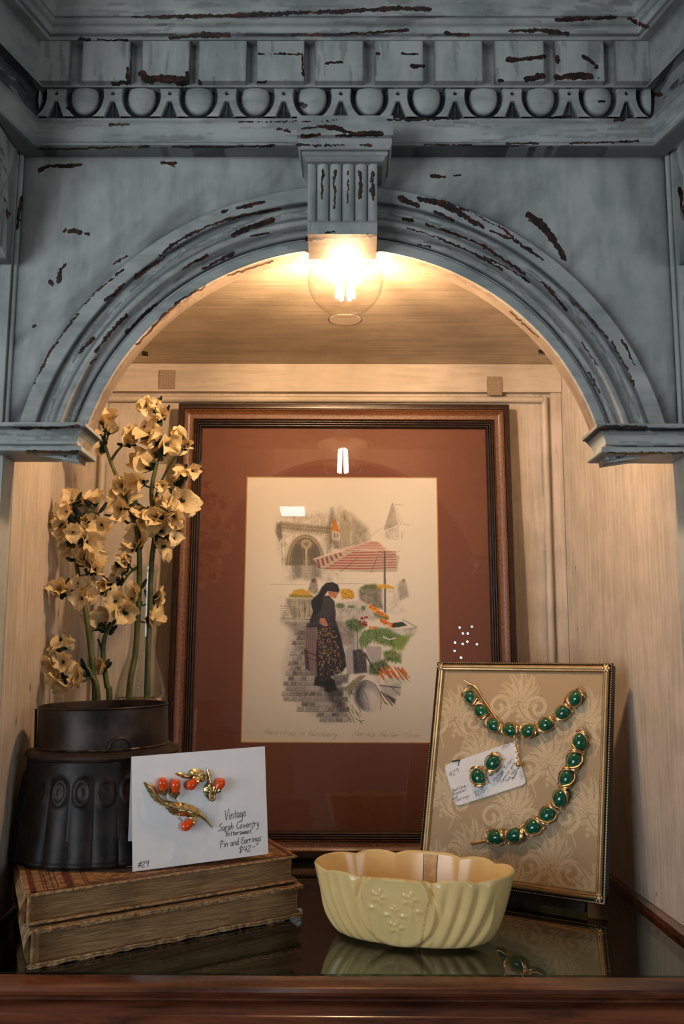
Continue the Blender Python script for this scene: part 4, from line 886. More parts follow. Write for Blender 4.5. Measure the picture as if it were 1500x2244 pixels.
# ================================================================== SMALL GILT FRAME with jewellery
jO = np.array([.0715, .2156, .0090]); rot_, ln = -.5854, .2169
jU = np.array([cos(rot_), sin(rot_), 0]); jN = np.array([-sin(rot_), cos(rot_), 0]); jV = jN*sin(ln)+np.array([0, 0, cos(ln)])
m_jf = frame_of(jO, jU, jV); JW, JH = .1913, .2178
jf = thing('jewellery_frame', 'small gilt photo frame with cream damask, leaning at the right of the niche', 'frame', mat=m_jf)
FAB0, FAB1, FAB2 = srgb((178, 154, 118)), srgb((212, 192, 156)), srgb((146, 120, 86))
MB().box(.001, JW-.001, .0035, .0130, .001, JH-.001).build('black_backing', BLACK, jf, False)
MB().box(.02, JW-.02, .0050, .0125, -.0085, .002).build('foot_rail', BLACK, jf, False)
mb = MB(); mitred(mb, JW, JH, [(0, .0040), (-.0004, .0020), (.0004, .0004), (.0016, .0002), (.0024, .0014)]); mb.build('black_edge', BLACK, jf, sharp=40)
mb = MB()
def rope(mb, inset, r, y, pitch):
    pts = [(inset, inset), (JW-inset, inset), (JW-inset, JH-inset), (inset, JH-inset), (inset, inset)]; d = dense(pts, pitch)
    for i, (a, b) in enumerate(zip(d[:-1], d[1:])):
        c = ((a[0]+b[0])/2, y, (a[1]+b[1])/2); hz = abs(a[0]-b[0]) > abs(a[1]-b[1])
        mb.ball(c, r*1.25 if hz else r, r, r if hz else r*1.25, 6)
rope(mb, .0008, .0008, .0004, .0024); mb.build('rope_border', OLDGOLD, jf)
mb = MB(); mitred(mb, JW, JH, [(.0024, .0016), (.0030, -.0006), (.0045, -.0016), (.0058, -.0014), (.0062, -.0004), (.0068, -.0010), (.0080, -.0006), (.0088, .0012)]); mb.build('gilt_moulding', OLDGOLD, jf, sharp=40)
mb = MB(); rope(mb, .0092, .0005, .0010, .0014); mb.build('bead_border', OLDGOLD, jf)
for cx_, cz_ in ((.0055, .0055), (JW-.0055, .0055), (JW-.0055, JH-.0055), (.0055, JH-.0055)):
    mb = MB(); mb.ball((cx_, -.0012, cz_), .0034, .0016, .0034, 12)
    for k in range(6): mb.ball((cx_+.003*cos(k*pi/3), -.0016, cz_+.003*sin(k*pi/3)), .0013, .0012, .0013, 8)
    mb.build('corner_rosette', OLDGOLD, jf)
# damask cloth: tone on tone leaves and scrolls
x0j, x1j, z0j, z1j = .0086, JW-.0086, .0086, JH-.0086
D_ = Canvas(0, 0, 100, 100*(z1j-z0j)/(x1j-x0j), 5.0, FAB0); DH = 100*(z1j-z0j)/(x1j-x0j)
rd = random.Random(11)
def scroll(cx, cy, r0, turns, a0, sgn, w):
    n = 40; pts = []
    for i in range(n+1):
        t = i/n; r = r0*(1-.82*t); a = a0+sgn*turns*2*pi*t; pts.append((cx+r*cos(a), cy+r*sin(a)))
    D_.line(pts, w, FAB1, .55, .3, 3); D_.line([(x+.5*w, y+.2*w) for x, y in pts], .35, FAB2, .5)
def dleaf(x, y, ang, L, wd):
    sp = [(x+L*t*cos(ang)+.13*L*sin(pi*t)*-sin(ang), y+L*t*sin(ang)+.13*L*sin(pi*t)*cos(ang)) for t in np.linspace(0, 1, 12)]
    out = []
    for sgn in (1, -1):
        side = [(p[0]-sgn*sin(ang)*wd*sin(pi*(.08+.92*t)**.8)*(1+.22*sin(t*26)), p[1]+sgn*cos(ang)*wd*sin(pi*(.08+.92*t)**.8)*(1+.22*sin(t*26))) for p, t in zip(sp, np.linspace(0, 1, 12))]
        out += side if sgn > 0 else side[::-1]
    D_.poly(out, FAB1, .45, .5); D_.hatch(out, FAB1*1.08, .95, rd.choice((.9, 2.2, .6)), 1.5, .8, rd.randint(0, 99), .6); D_.line(sp, .5, FAB2, .6); D_.line(out+out[:1], .3, FAB2, .35)
for (cx, cy) in ((50, 12), (10, 22), (90, 22), (28, 46), (70, 46), (6, 68), (50, 74), (94, 70), (26, 98), (74, 98), (4, 112), (50, 116), (97, 114)):
    for k in range(7):
        a = -pi/2+(k-3)*.42; dleaf(cx, cy+6, a, 22-abs(k-3)*2.2, 3.6)
    for sg in (1, -1):
        scroll(cx+sg*12, cy+9, 8, 1.4, pi/2, sg, 2.4); dleaf(cx, cy+8, pi/2+sg*.9, 15, 3.2); D_.line([(cx+sg*3, cy+6), (cx+sg*9, cy+16), (cx+sg*6, cy+24)], .9, FAB1, .6)
    for k in range(3): D_.blob(cx, cy+11+k*3, 1.3, 1.3, FAB1, .7)
nu, nv = 330, 380; s = np.linspace(x0j, x1j, nu)[:, None]; t = np.linspace(z0j, z1j, nv)[None, :]; XX, ZZ = np.broadcast_arrays(s, t)
wv = .0003*(fbm(XX*60, ZZ*60, 5)-.5)
o = gridmesh('damask_panel', np.stack([XX, .0022+wv, ZZ], -1), vcol('damask', .62, 1500), jf, flip=True)
c = D_.sample((XX-x0j)/(x1j-x0j)*100, (z1j-ZZ)/(x1j-x0j)*100).reshape(-1, 3); c = np.c_[c, np.ones(len(c))].astype(np.float32)
o.data.color_attributes.new('pigment', 'FLOAT_COLOR', 'POINT').data.foreach_set('color', c.ravel())
YF = .0018
# --- stones in gilt leaf settings
def green():
    m, nt, out = newmat('green_marbled_stone'); n = noise(nt, 150, (1, 1.6, .7), 3, .5, dist=1.4)
    c = mixc(nt, rampv(nt, n, .52, .72), (.004, .125, .062), (.09, .36, .24)); c = mixc(nt, rampv(nt, noise(nt, 90, (1, 1, 1), 2), .45, .62), c, (.003, .085, .045))
    pbsdf(nt, out, c, .09, 0, Coat_Weight=.6, Coat_Roughness=.04); return m
STONE = green()
def leafgrid(pts, wd, th=.0004, cup=.3, n=5, nrm=(0, -1, 0)):
    "blade along a 3D path: grid P"
    pts = [np.array(p, float) for p in pts]; P = []; k = len(pts)
    for i, p in enumerate(pts):
        t = pts[min(i+1, k-1)]-pts[max(i-1, 0)]; t /= np.linalg.norm(t)+1e-9; s = np.cross(t, nrm); s /= np.linalg.norm(s)+1e-9; wi = wd*max(.06, sin(pi*min(1, max(0, (i+.3)/(k-.2))))**.7)
        P.append([p+s*wi*v+np.array(nrm)*(wi*cup*(1-v*v)) for v in np.linspace(-1, 1, n)])
    return np.array(P)
def link_parts(root, cx, cz, ang, var=0, s=1.0, y0=None, first={}):
    "one stone in its setting at local (cx, cz); ang = direction of the run"
    y0 = YF if y0 is None else y0
    key = ('st', var)
    if key not in first:
        st = MB().ball((0, -.0006, 0), .0066, .0050, .0080, 24).build('green_stone', STONE, None)
        mb = MB(); sg = 1 if var % 2 == 0 else -1
        mb.ball((0, .0018, 0), .0052, .0012, .0062, 14)
        g = spline([(-.0050*sg, -.0002, -.0070), (-.0075*sg, -.0020, -.0020), (-.0056*sg, -.0036, .0040), (.0005*sg, -.0046, .0076), (.0052*sg, -.0015, .0082)], 4); mb.tube(g, [.00065]*(len(g)-4)+[.0006, .0005, .0004, .0002], 6)
        g = spline([(.0056*sg, 0, .0066), (.0074*sg, -.0016, .0010), (.0056*sg, -.0038, -.0050), (0, -.0044, -.0076), (-.0056*sg, -.0008, -.0088)], 4); mb.tube(g, [.00065]*(len(g)-3)+[.0006, .0005, .0003], 6)
        mb.grid(leafgrid(spline([(.0062*sg, .0006, -.0030), (.0052*sg, -.0034, -.0066), (.0010*sg, -.0044, -.0082), (-.0040*sg, -.0020, -.0096)], 4), .0016))
        mb.grid(leafgrid(spline([(-.0060*sg, .0002, .0036), (-.0040*sg, -.0030, .0070), (.0020*sg, -.0030, .0088)], 4), .0013))
        for (x, z) in ((.0060, .0078), (-.0058, -.0082), (-.0018, .0092)): mb.ball((x*sg, -.0008, z), .0011, n=8)
        se = mb.build('leaf_setting', GOLD, None)
        first[key] = (st, se); new = (st, se)
    else: new = tuple(x.copy() for x in first[key]); [sc.collection.objects.link(x) for x in new]
    for x in new:
        x.parent = root; x.location = (cx, y0-.0034*s, cz); x.rotation_euler = (0, ang, 0); x.scale = (s, s, s)
def jl(px, py, off=-.002): return on_plane(m_jf, px, py, off)
def pendant(name, label, cat): return thing(name, label, cat, mat=m_jf)
nk = pendant('necklace', 'gilt necklace of seven green stones pinned in a curve near the top of the damask', 'necklace')
NP = [(1032, 1528), (1055, 1559), (1083, 1589), (1119, 1600), (1160, 1602), (1197, 1588), (1234, 1562), (1263, 1530)]
run = [jl(*p) for p in NP]
nk['label'] = 'gilt necklace of eight green stones pinned in a curve near the top of the damask'
for i, p in enumerate(run):
    a, b = run[max(0, i-1)], run[min(len(run)-1, i+1)]; ang = math.atan2(b[0]-a[0], b[1]-a[1])
    link_parts(nk, p[0], p[1], ang, i % 3, .97)
mb = MB(); side1 = [jl(*p) for p in ((1024, 1500), (1040, 1504), (1060, 1536), (1080, 1565), (1095, 1585))]
mb.tube([(x, YF-.0012, z) for x, z in spline(side1, 5)], .0009, 6); mb.build('snake_chain', GOLD, nk)
mb = MB(); side1 = [jl(*p) for p in ((1266, 1508), (1243, 1520), (1232, 1545), (1215, 1570))]
mb.tube([(x, YF-.0012, z) for x, z in spline(side1, 5)], .0009, 6); mb.build('snake_chain', GOLD, nk)
mb = MB(); drop = [jl(*p, -.006) for p in ((1129, 1616), (1131, 1630), (1132, 1644), (1134, 1658), (1136, 1668))]
for i in range(len(drop)-1):
    for k in range(2):
        f = k/2; c = (drop[i][0]*(1-f)+drop[i+1][0]*f, -.0058, drop[i][1]*(1-f)+drop[i+1][1]*f)
        ring = [(c[0]+(.0013 if k else .0005)*cos(a), c[1]+(.0005 if k else .0013)*cos(a), c[2]+.0019*sin(a)) for a in np.linspace(0, 2*pi, 11)]; mb.tube(ring, .00035, 5, caps=False)
mb.build('extender_chain', GOLD, nk)
e = jl(1137, 1675, -.006); MB().ball((e[0], -.006, e[1]), .0029, .0029, .0029, 16).ball((e[0], -.006, e[1]+.003), .001, n=8).build('gilt_bead', GOLD, nk)
bc_ = pendant('bracelet', 'gilt bracelet of eight green stones curving down the lower right of the damask', 'bracelet')
BP = [(1272, 1625), (1260, 1667), (1243, 1706), (1229, 1749), (1201, 1786), (1169, 1813), (1129, 1831), (1087, 1835)]
run = [jl(*p) for p in BP]
for i, p in enumerate(run):
    a, b = run[max(0, i-1)], run[min(len(run)-1, i+1)]; ang = math.atan2(b[0]-a[0], b[1]-a[1])
    link_parts(bc_, p[0], p[1], ang, (i+1) % 3, 1.04)
c1, c2 = jl(1066, 1842), jl(1034, 1848); mb = MB()
mb.tube([(c1[0], YF-.0018, c1[1]), ((c1[0]+c2[0])/2, YF-.002, (c1[1]+c2[1])/2), (c2[0], YF-.0016, c2[1])], [.0017, .0014, .0016], 8)
mb.ball((c2[0], YF-.0016, c2[1]), .0022, .0014, .0018, 10); mb.ball((c1[0], YF-.0018, c1[1]), .0022, .0016, .0020, 10); mb.build('fold_clasp', GOLD, bc_)
# --- card of earrings
cm = [jl(*p, -.001) for p in ((972, 1677), (1126, 1624), (1154, 1717), (998, 1767))]
def rounded(cs, r, n=6):
    out = []
    for i in range(4):
        p = np.array(cs[i]); a = np.array(cs[i-1])-p; b = np.array(cs[(i+1) % 4])-p; a /= np.linalg.norm(a); b /= np.linalg.norm(b)
        for t in np.linspace(0, 1, n): q0 = p+a*r*(1-t)**2+b*r*t**2; out.append(tuple(q0))
    return out
ec = pendant('price_card', 'white rounded price card pinned on the damask holding two green earrings', 'card')
outl = rounded(cm, .0055); n = len(outl); mb = MB()
YC0, YC1 = YF-.0003, YF-.0012
for y in (YC1, YC0): mb.V += [(x, y, z) for x, z in outl]
mb.F += [tuple(range(n))[::-1], tuple(range(n, 2*n))]+[(i, (i+1) % n, n+(i+1) % n, n+i) for i in range(n)]; mb.M += [0]*(n+2)
WHITE = plain('white_card', (.84, .84, .85), .5, 0, 60, .03); mb.build('card', WHITE, ec, False)
ink = MB(); yo = YC1-.0001
for tx, p0, p1, h in (('#29', (985, 1703), (1007, 1693), .0052), ('1955', (1102, 1646), (1118, 1633), .0040), ('Vintage', (1083, 1714), (1103, 1690), .0028), ('Crown Trifari', (1092, 1714), (1125, 1664), .0030), ('Caravan gold', (1100, 1717), (1130, 1673), .0030),
                      ('Tone Faux', (1111, 1716), (1131, 1688), .0030), ('Malachite', (1126, 1710), (1139, 1682), .0030), ('Necklace,', (992, 1736), (1024, 1723), .0034), ('Bracelet', (993, 1744), (1022, 1733), .0034), ('and', (993, 1753), (1004, 1747), .003), ('Earrings', (999, 1757), (1029, 1746), .003), ('$275-', (1043, 1745), (1069, 1733), .0048)):
    handwrite(ink, m_jf, tx, p0, p1, h, yo, .00034)
ink.build('handwriting', INK, ec, False)
for lab, (px, py), rt_, vr in (('upper green stone clip earring on the white price card', (1082, 1672), .5, 0), ('lower green stone clip earring on the white price card', (1049, 1703), 2.7, 1)):
    er = pendant('clip_earring', lab, 'earring'); er['group'] = 'green earrings on the price card'
    p = jl(px, py, -.003); link_parts(er, p[0], p[1], rt_, vr, 1.08, y0=YC1-.0003)
    e2 = jl(px+(-14 if vr == 0 else 14)*.7, py+(26 if vr == 0 else -4), -.004)
    MB().ball((e2[0], YC1-.002, e2[1]), .0012, n=8).ball((e2[0]+.002, YC1-.002, e2[1]+.001), .0010, n=8).build('gilt_ball', GOLD, er)
def pin(lab, a, b, w=.0005, name='t_pin'):
    o_ = pendant(name, lab, 'pin'); p0, p1 = jl(*a), jl(*b); mb = MB(); mb.tube([(p0[0], YF-.0036, p0[1]), (p1[0], YF-.0036, p1[1])], w, 8); mb.build('crossbar', SILVER, o_)
    mx_, mz_ = (p0[0]+p1[0])/2, (p0[1]+p1[1])/2; MB().tube([(mx_, YF-.0036, mz_), (mx_-.001, YF+.0012, mz_-.003)], w*.8, 6).build('shaft', SILVER, o_)
pin('silver pin holding the left end of the necklace', (1017, 1491), (1034, 1501)); pin('silver pin holding the right end of the necklace', (1264, 1501), (1286, 1517))
pin('silver pin at the upper end of the bracelet', (1279, 1593), (1293, 1618)); pin('silver pin beside the lower end of the bracelet', (1063, 1812), (1084, 1818))
st_ = pendant('wire_staple', 'dark wire clip over the upper edge of the rounded price card', 'clip'); p0, p1 = jl(990, 1668), jl(1007, 1665)
MB().tube([(p0[0], YC1-.0008, p0[1]), (p1[0], YC1-.0008, p1[1])], .0008, 8).tube([(p1[0]-.001, YC1-.0006, p1[1]), (p1[0]-.0018, YC1-.0006, p1[1]-.006)], .0003, 6).build('wire', plain('dark_wire', (.10, .08, .07), .35, .9), st_)

# ================================================================== BOOKS
CLOTH = plain('worn_brown_cloth', (.34, .185, .078), .85, 0, 120, .35, bstr=.5); CLOTH2 = plain('faded_olive_brown_cloth', (.33, .20, .088), .9, 0, 140, .35, bstr=.5)
RUB = plain('rubbed_board_edge', (.38, .25, .125), .95, 0, 300, .4, bstr=.5); REDB = plain('red_brown_border', (.12, .028, .016), .8, 0, 200, .5)
def paper_mat():
    m, nt, out = newmat('old_page_edges'); n = noise(nt, 90, (.35, .35, 26), 4, .7); n2 = noise(nt, 22, (1, 1, 1), 3)
    c = mixc(nt, rampv(nt, n, .35, .65), (.19, .105, .045), (.58, .36, .165)); c = mixc(nt, mathn(nt, 'MULTIPLY', rampv(nt, n2, .5, .7), .5), c, (.11, .06, .026))
    pbsdf(nt, out, c, .9, 0, n, .8, .0008); return m
PAPER = paper_mat()
bF = np.array([-.2345, -.0470, 0]); bU = np.array([.1942, .1457, 0]); bV = np.array([-.0610, .1560, 0])
def bpt_(u, v, z, off=(0, 0)): p = bF+bU*u+bV*v; return (p[0]+off[0], p[1]+off[1], z)
bpt = bpt_
def slab_(mb, u0, u1, v0, v1, z0, z1, nu=60, rag=0.0, seed=0, m=0, bend=0):
    us = np.linspace(u0, u1, nu); vs_ = np.linspace(v0, v1, 12)
    def pt(u, v, z):
        r0 = rag*(hash_noise(np.array(u*60.), np.array(z*900.+seed), seed)-.5) if rag else 0
        dz = bend*(abs(u-.5)**3*4)
        return bpt(u, v+(r0 if v == v0 else 0), z+dz)
    for z, fl_ in ((z0, 1), (z1, 0)):
        G = np.array([[pt(u, v, z) for v in vs_] for u in us]); F = gridfaces(len(us), len(vs_)); mb.add(G.reshape(-1, 3).tolist(), F if fl_ == 0 else [f[::-1] for f in F], m)
    for v in (v0, v1):
        G = np.array([[pt(u, v, z) for z in np.linspace(z0, z1, 5)] for u in us]); mb.add(G.reshape(-1, 3).tolist(), gridfaces(len(us), 5), m)
    for u in (u0, u1):
        G = np.array([[pt(u, v, z) for z in np.linspace(z0, z1, 5)] for v in vs_]); mb.add(G.reshape(-1, 3).tolist(), gridfaces(12, 5), m)
    return mb
def book(label, z0, z1, ct, mat, du, worn, dv=0):
    def bpt(u, v, z): return bpt_(u, v+dv, z)
    def slab(mb, u0, u1, v0, v1, z0_, z1_, *a, **k): return slab_(mb, u0, u1, v0+dv, v1+dv, z0_, z1_, *a, **k)
    b = thing('old_book', label, 'book', (bF[0], bF[1], z0)); b['group'] = 'old books stacked under the metal mould'
    def pl(o): o.location = (-bF[0], -bF[1], -z0); return o
    pl(slab(MB(), du, 1+du, 0, 1, z0, z0+ct, 90, .018 if worn else .006, 3, bend=0).build('back_cover', mat, b, True, 40))
    pl(slab(MB(), du, 1+du, 0, 1, z1-ct, z1, 90, .03 if worn else .004, 8).build('front_cover', mat, b, True, 40))
    # page block slightly set back, with loose gatherings
    zs_ = np.linspace(z0+ct, z1-ct, 34); us = np.linspace(.006+du, .985+du, 80); mb = MB()
    G = np.array([[bpt(u, .022+.006*float(hash_noise(np.array(u*7.), np.array(z*2500.), 5))+.004*sin(pi*(z-z0)/(z1-z0)), z) for z in zs_] for u in us]); mb.add(G.reshape(-1, 3).tolist(), gridfaces(80, 34))
    vs_ = np.linspace(.022, .98, 20); G = np.array([[bpt(.985+du-.006*sin(pi*(z-z0)/(z1-z0)), v, z) for z in zs_] for v in vs_]); mb.add(G.reshape(-1, 3).tolist(), gridfaces(20, 34))
    G = np.array([[bpt(u, .98, z) for z in zs_[::6]] for u in us[::8]]); mb.grid(G)
    pl(mb.build('page_block', PAPER, b, True, 60))
    sp = MB(); G = np.array([[bpt(.012+du-.028*sin(pi*(.06+.88*k/9)), v, z0+(z1-z0)*k/9) for k in range(10)] for v in np.linspace(0, 1, 30)]); sp.grid(G)
    for v in (.012, .99):
        G = np.array([[bpt(.012+du-.028*sin(pi*(.06+.88*k/9)), v, z0+(z1-z0)*k/9) for k in range(10)], [bpt(.03+du, v, z0+(z1-z0)*k/9) for k in range(10)]]); sp.grid(G)
    sp.tube([bpt(du+.010, -.001, z0+(z1-z0)*k/6) for k in range(7)], .0016, 8); pl(sp.build('spine', mat, b, True, 60))
    return b, pl
b1, pl1 = book('lower old book with frayed olive brown covers, lying on the glass', .0006, .0268, .0026, CLOTH2, .012, True)
mb = MB()
for z in (.0030, .0252, .0266, .0012):
    pts = [bpt(u, -.003+.012*(float(hash_noise(np.array(u*30.), np.array(z*99), 4))-.5), z+.0012*(float(hash_noise(np.array(u*22.), np.array(z*50), 8))-.5)) for u in np.linspace(.01, 1.01, 160)]
    mb.tube(pts, [.0006+.0007*float(hash_noise(np.array(u*40.), np.array(z*7), 2)) for u in np.linspace(0, 1, 160)], 6)
for k in range(34):
    u = random.random(); z = random.choice((.0262, .0020)); p = bpt(u, -.004, z); mb.tube(spline([p, (p[0]+.003*random.uniform(-1, 1), p[1]-.0015, p[2]+random.uniform(-.003, .002)), (p[0]+.007*random.uniform(-1, 1), p[1]-.001, p[2]+random.uniform(-.004, .003))], 3), .00018, 4)
pl1(mb.build('frayed_threads', RUB, b1))
b2, pl2 = book('upper old book with tan pictorial cover and red brown border, under the white card', .0288, .0508, .0020, CLOTH, -.004, False, .05)
def bpt(u, v, z): return bpt_(u, v+.05, z)
b2['label'] = 'upper old book with tan cover and red brown lines, carrying the metal mould'
mb = MB()
def stripe(u0, v0, u1, v1, m=0): mb.add([bpt(u0, v0, .0510), bpt(u1, v0, .0510), bpt(u1, v1, .0510), bpt(u0, v1, .0510)], [(0, 1, 2, 3)], m)
stripe(.012, .020, .985, .036); stripe(.012, .02, .030, .98); stripe(.965, .02, .985, .98); stripe(.012, .96, .985, .98)
for u in (.055, .064, .085, .10): stripe(u, .045, u+.003, .95)
stripe(.128, .045, .150, .95)
for k in range(26): v = .05+k*.035; stripe(.150, v, .150+.007*random.random(), v+.02)
for u in (.19, .20, .93, .94): stripe(u, .045, u+.0025, .95)
for v in (.05, .058): stripe(.19, v, .94, v+.004)
for k in range(150):   # worn pictorial stamping
    u, v = random.uniform(.22, .92), random.uniform(.065, .20); a = random.uniform(-.5, .5); L_ = random.uniform(.004, .02); stripe(u, v, u+L_, v+.004)
pl2(mb.build('stamped_pattern', REDB, b2, False))
mb = MB()
for z in (.0296, .0500):
    pts = [bpt(u-.004, -.002+.004*(float(hash_noise(np.array(u*30.), np.array(z*99), 4))-.5), z) for u in np.linspace(0, 1, 120)]; mb.tube(pts, .0010, 6)
mb.tube([bpt(-.004, v, .0498) for v in np.linspace(0, 1, 30)], .0011, 6); pl2(mb.build('rubbed_edges', RUB, b2))

# ================================================================== METAL MOULD on the books
ZB = .0530
mo = thing('metal_mould', 'dark fluted tin mould with open round collar standing on the books', 'mould', (-.2215, .1150, ZB+.0015), (radians(1.2), radians(-1.0), 0))
DKM = plain('dark_tin', (.036, .024, .019), .5, .45, 40, .5, bstr=.3); DKM2 = plain('blackened_tin', (.013, .010, .0095), .5, .4, 60, .5, bstr=.3); RIM_M = plain('tarnished_seam', (.10, .075, .055), .5, .8, 120, .6)
A = np.linspace(0, 2*pi, 353)[:-1]; Zs = np.linspace(0, .0835, 70); AA, ZZ = np.meshgrid(A, Zs)
tz = ZZ/.0835; Rb = .0785-.0130*tz**1.15; fl_ = np.abs(np.sin(AA*11))**.7
amp = .0030*np.clip(1.15-tz*1.25, 0, 1); Rf = Rb+amp*(fl_-.6)
da = ((AA*22/(2*pi)) % 1-.5)*2*pi/22*Rb; ov = np.hypot(da/.0062, (ZZ-.0600)/.0095); Rf = Rf+.0016*np.exp(-((ov-1)/.28)**2)+.0010*np.exp(-(np.hypot(da/.0025, (ZZ-.0600)/.004))**2)
Rf = Rf+.0012*np.exp(-((ZZ-.002)/.002)**2)
P = np.stack([Rf*np.cos(AA), Rf*np.sin(AA), ZZ], -1); gridmesh('fluted_body', P, DKM2, mo, closev=True, flip=True, sharp=60)
MB().lathe([(.0655, .0835), (.0680, .0845), (.0690, .0865), (.0680, .0890), (.0640, .0905), (.0600, .0915), (.0585, .0925)], n=96).build('shoulder', DKM, mo)
MB().lathe([(.0592, .0920), (.0600, .0928), (.0592, .0938)], n=96).build('soldered_seam', RIM_M, mo)
MB().lathe([(.0588, .0920), (.0583, .1100), (.0578, .1265), (.0584, .1272), (.0586, .1280), (.0580, .1286), (.0570, .1284), (.0566, .1270), (.0570, .1100), (.0574, .1000)], n=120).build('collar', DKM, mo)
MB().lathe([(.0001, .1185), (.016, .1180), (.028, .1150), (.034, .1090), (.0574, .1080)], n=60).build('domed_centre', plain('rust_brown_tin', (.12, .075, .042), .6, .4, 60, .5), mo)
a0 = -.6; MB().tube([(.0600*cos(radians(-160)), .0600*sin(radians(-160)), z) for z in np.linspace(.0925, .1265, 8)], .0011, 6).build('side_seam', DKM, mo)
hd = MB(); c0 = radians(-62); hd.tube([(.0600*cos(c0+t*.17), .0600*sin(c0+t*.17)-.0012, .094+.009*sqrt(max(0, 1-t*t))) for t in np.linspace(-1, 1, 14)], .0013, 8); hd.build('thumb_tab', DKM, mo)

# ================================================================== FOLDED CARD with orange brooch set
cO = np.array([-.1756, .0351, .0516]); crl = .0332; r_ = .4603; l_ = .0496
dd = np.array([cos(r_), sin(r_), 0]); nn = np.array([-sin(r_), cos(r_), 0]); uu = nn*sin(l_)+np.array([0, 0, cos(l_)])
m_cd = frame_of(cO, dd*cos(crl)+uu*sin(crl), uu*cos(crl)-dd*sin(crl))
cdT = thing('folded_card', 'white folded price card standing on the books, with orange and gold jewellery', 'card', mat=m_cd)
CW, CHh = .1200, .0920
MB().box(0, CW, 0, .0005, 0, CHh).build('front_leaf', plain('glossy_white_card', (.84, .84, .85), .28, 0, 50, .02), cdT, False)
mk('back_leaf', [(0, .0005, CHh), (CW, .0005, CHh), (CW, .0180, .0012), (0, .0180, .0012), (0, .0010, CHh), (CW, .0010, CHh), (CW, .0185, .0012), (0, .0185, .0012)], [(0, 1, 2, 3), (7, 6, 5, 4), (0, 3, 7, 4), (1, 5, 6, 2), (2, 6, 7, 3)], WHITE, cdT, False)
ink = MB()
def cp(X, Y): return (260+X/4.1667, 1620+Y/4.1667)
for tx, p0, p1, h in (('Vintage', (975, 742), (1165, 700), .0082), ('Sarah Coventry', (915, 838), (1285, 790), .0058), ('"Bittersweet"', (965, 888), (1225, 855), .0044), ('Pin and Earrings', (930, 990), (1300, 925), .0056), ('$42-', (1100, 1040), (1245, 1012), .0055), ('#29', (172, 1172), (272, 1160), .0048)):
    handwrite(ink, m_cd, tx, cp(*p0), cp(*p1), h, -.0001, .00046, .22)
ink.build('handwriting', INK, cdT, False)
ORG = plain('orange_enamel', (.86, .085, .010), .16, 0, Coat_Weight=.5)
def cl(X, Y, off=-.002): return on_plane(m_cd, *cp(X, Y), off)
def berry(root, X0, Y0, X1, Y1, rr_):
    "round end at 0, gold cap end at 1"
    a = np.array(cl(X0, Y0, -.004)); b = np.array(cl(X1, Y1, -.004)); d = b-a; L_ = np.linalg.norm(d); d /= L_; pr_ = [(.0001, 0), (rr_*.34, L_*.02), (rr_*.66, L_*.09), (rr_*.9, L_*.22), (rr_, L_*.38), (rr_*.96, L_*.55), (rr_*.82, L_*.78), (rr_*.62, L_*.98), (.0002, L_*1.08)]
    n_ = np.array([-d[1], d[0]])
    def pos(r0, h, t): q_ = a+d*h+n_*r0*cos(t); return (q_[0], -.0042+r0*sin(t)*.95, q_[1])
    mb = MB(); pp = spline(pr_, 3); mb.grid(np.array([[pos(p[0], p[1], t) for t in np.linspace(0, 2*pi, 21)[:-1]] for p in pp]), closev=True); mb.build('orange_berry', ORG, root, True, 80)
    cb = MB(); G = []
    for i, h in enumerate(np.linspace(L_*.93, L_*1.35, 6)):
        f = i/5; G.append([pos((rr_*.84*(1-f)**.8+.0003)*(1+.10*(-1)**k*(1-f)), h-(.0008 if k % 2 else 0)*(1-f), 2*pi*k/20) for k in range(20)])
    cb.grid(np.array(G), closev=True); cb.build('gold_cap', GOLD_P, root, True, 50)
def goldleaf(root, ptsU, ptsL, name='gold_leaf', hgt=.0035):
    "leaf between an upper and a lower outline given in card positions"
    U_ = spline([cl(*p) for p in ptsU], 8); L_ = spline([cl(*p) for p in ptsL], 8); n = min(len(U_), len(L_)); G = []
    for i in range(n):
        f = i/(n-1); a = np.array(U_[int(f*(len(U_)-1))]); b = np.array(L_[int(f*(len(L_)-1))]); e = sin(pi*min(max(f, .02), .98)); row = []
        for k in range(11):
            v = k/10; sc_ = 1+.05*sin(i*1.6)*abs(2*v-1); q_ = (a+b)/2+(a-b)*(v-.5)*sc_
            row.append((q_[0], -.0012-hgt*e*(1-abs(2*v-1)**1.5)-.0004*sin(i*1.3+abs(v-.5)*10)*e, q_[1]))
        G.append(row)
    MB().grid(np.array(G)).build(name, GOLD_P, root, True, 80)
br = thing('brooch', 'large gold leaf brooch with three orange berries on the folded card', 'brooch', mat=m_cd)
goldleaf(br, [(232, 388), (330, 430), (390, 535), (480, 565), (600, 585), (720, 630), (790, 700), (860, 800)], [(235, 402), (262, 460), (330, 560), (430, 625), (500, 690), (640, 710), (760, 722), (855, 806)])
mb = MB(); rib = [cl(*p) for p in ((240, 395), (300, 470), (390, 575), (500, 620), (640, 650), (740, 690), (800, 740), (858, 806))]; mb.tube([(x, -.0050 if 2 < i < 30 else -.003, z) for i, (x, z) in enumerate(spline(rib, 5))], .0005, 6)
for a_, b_ in (((420, 505), (440, 565)), ((455, 425), (440, 440)), ((470, 420), (500, 520)), ((520, 545), (530, 570)), ((555, 712), (578, 745)), ((690, 730), (705, 700))):
    mb.tube([(cl(*a_)[0], -.003, cl(*a_)[1]), (cl(*b_)[0], -.003, cl(*b_)[1])], .0005, 6)
mb.build('stalks', GOLD_P, br)
berry(br, 390, 350, 420, 475, .0043); berry(br, 522, 362, 518, 500, .0043); berry(br, 575, 822, 680, 745, .0043)
e1 = thing('clip_earring', 'left gold leaf earring with one orange berry on the folded card', 'earring', mat=m_cd); e1['group'] = 'orange berry earrings on the folded card'
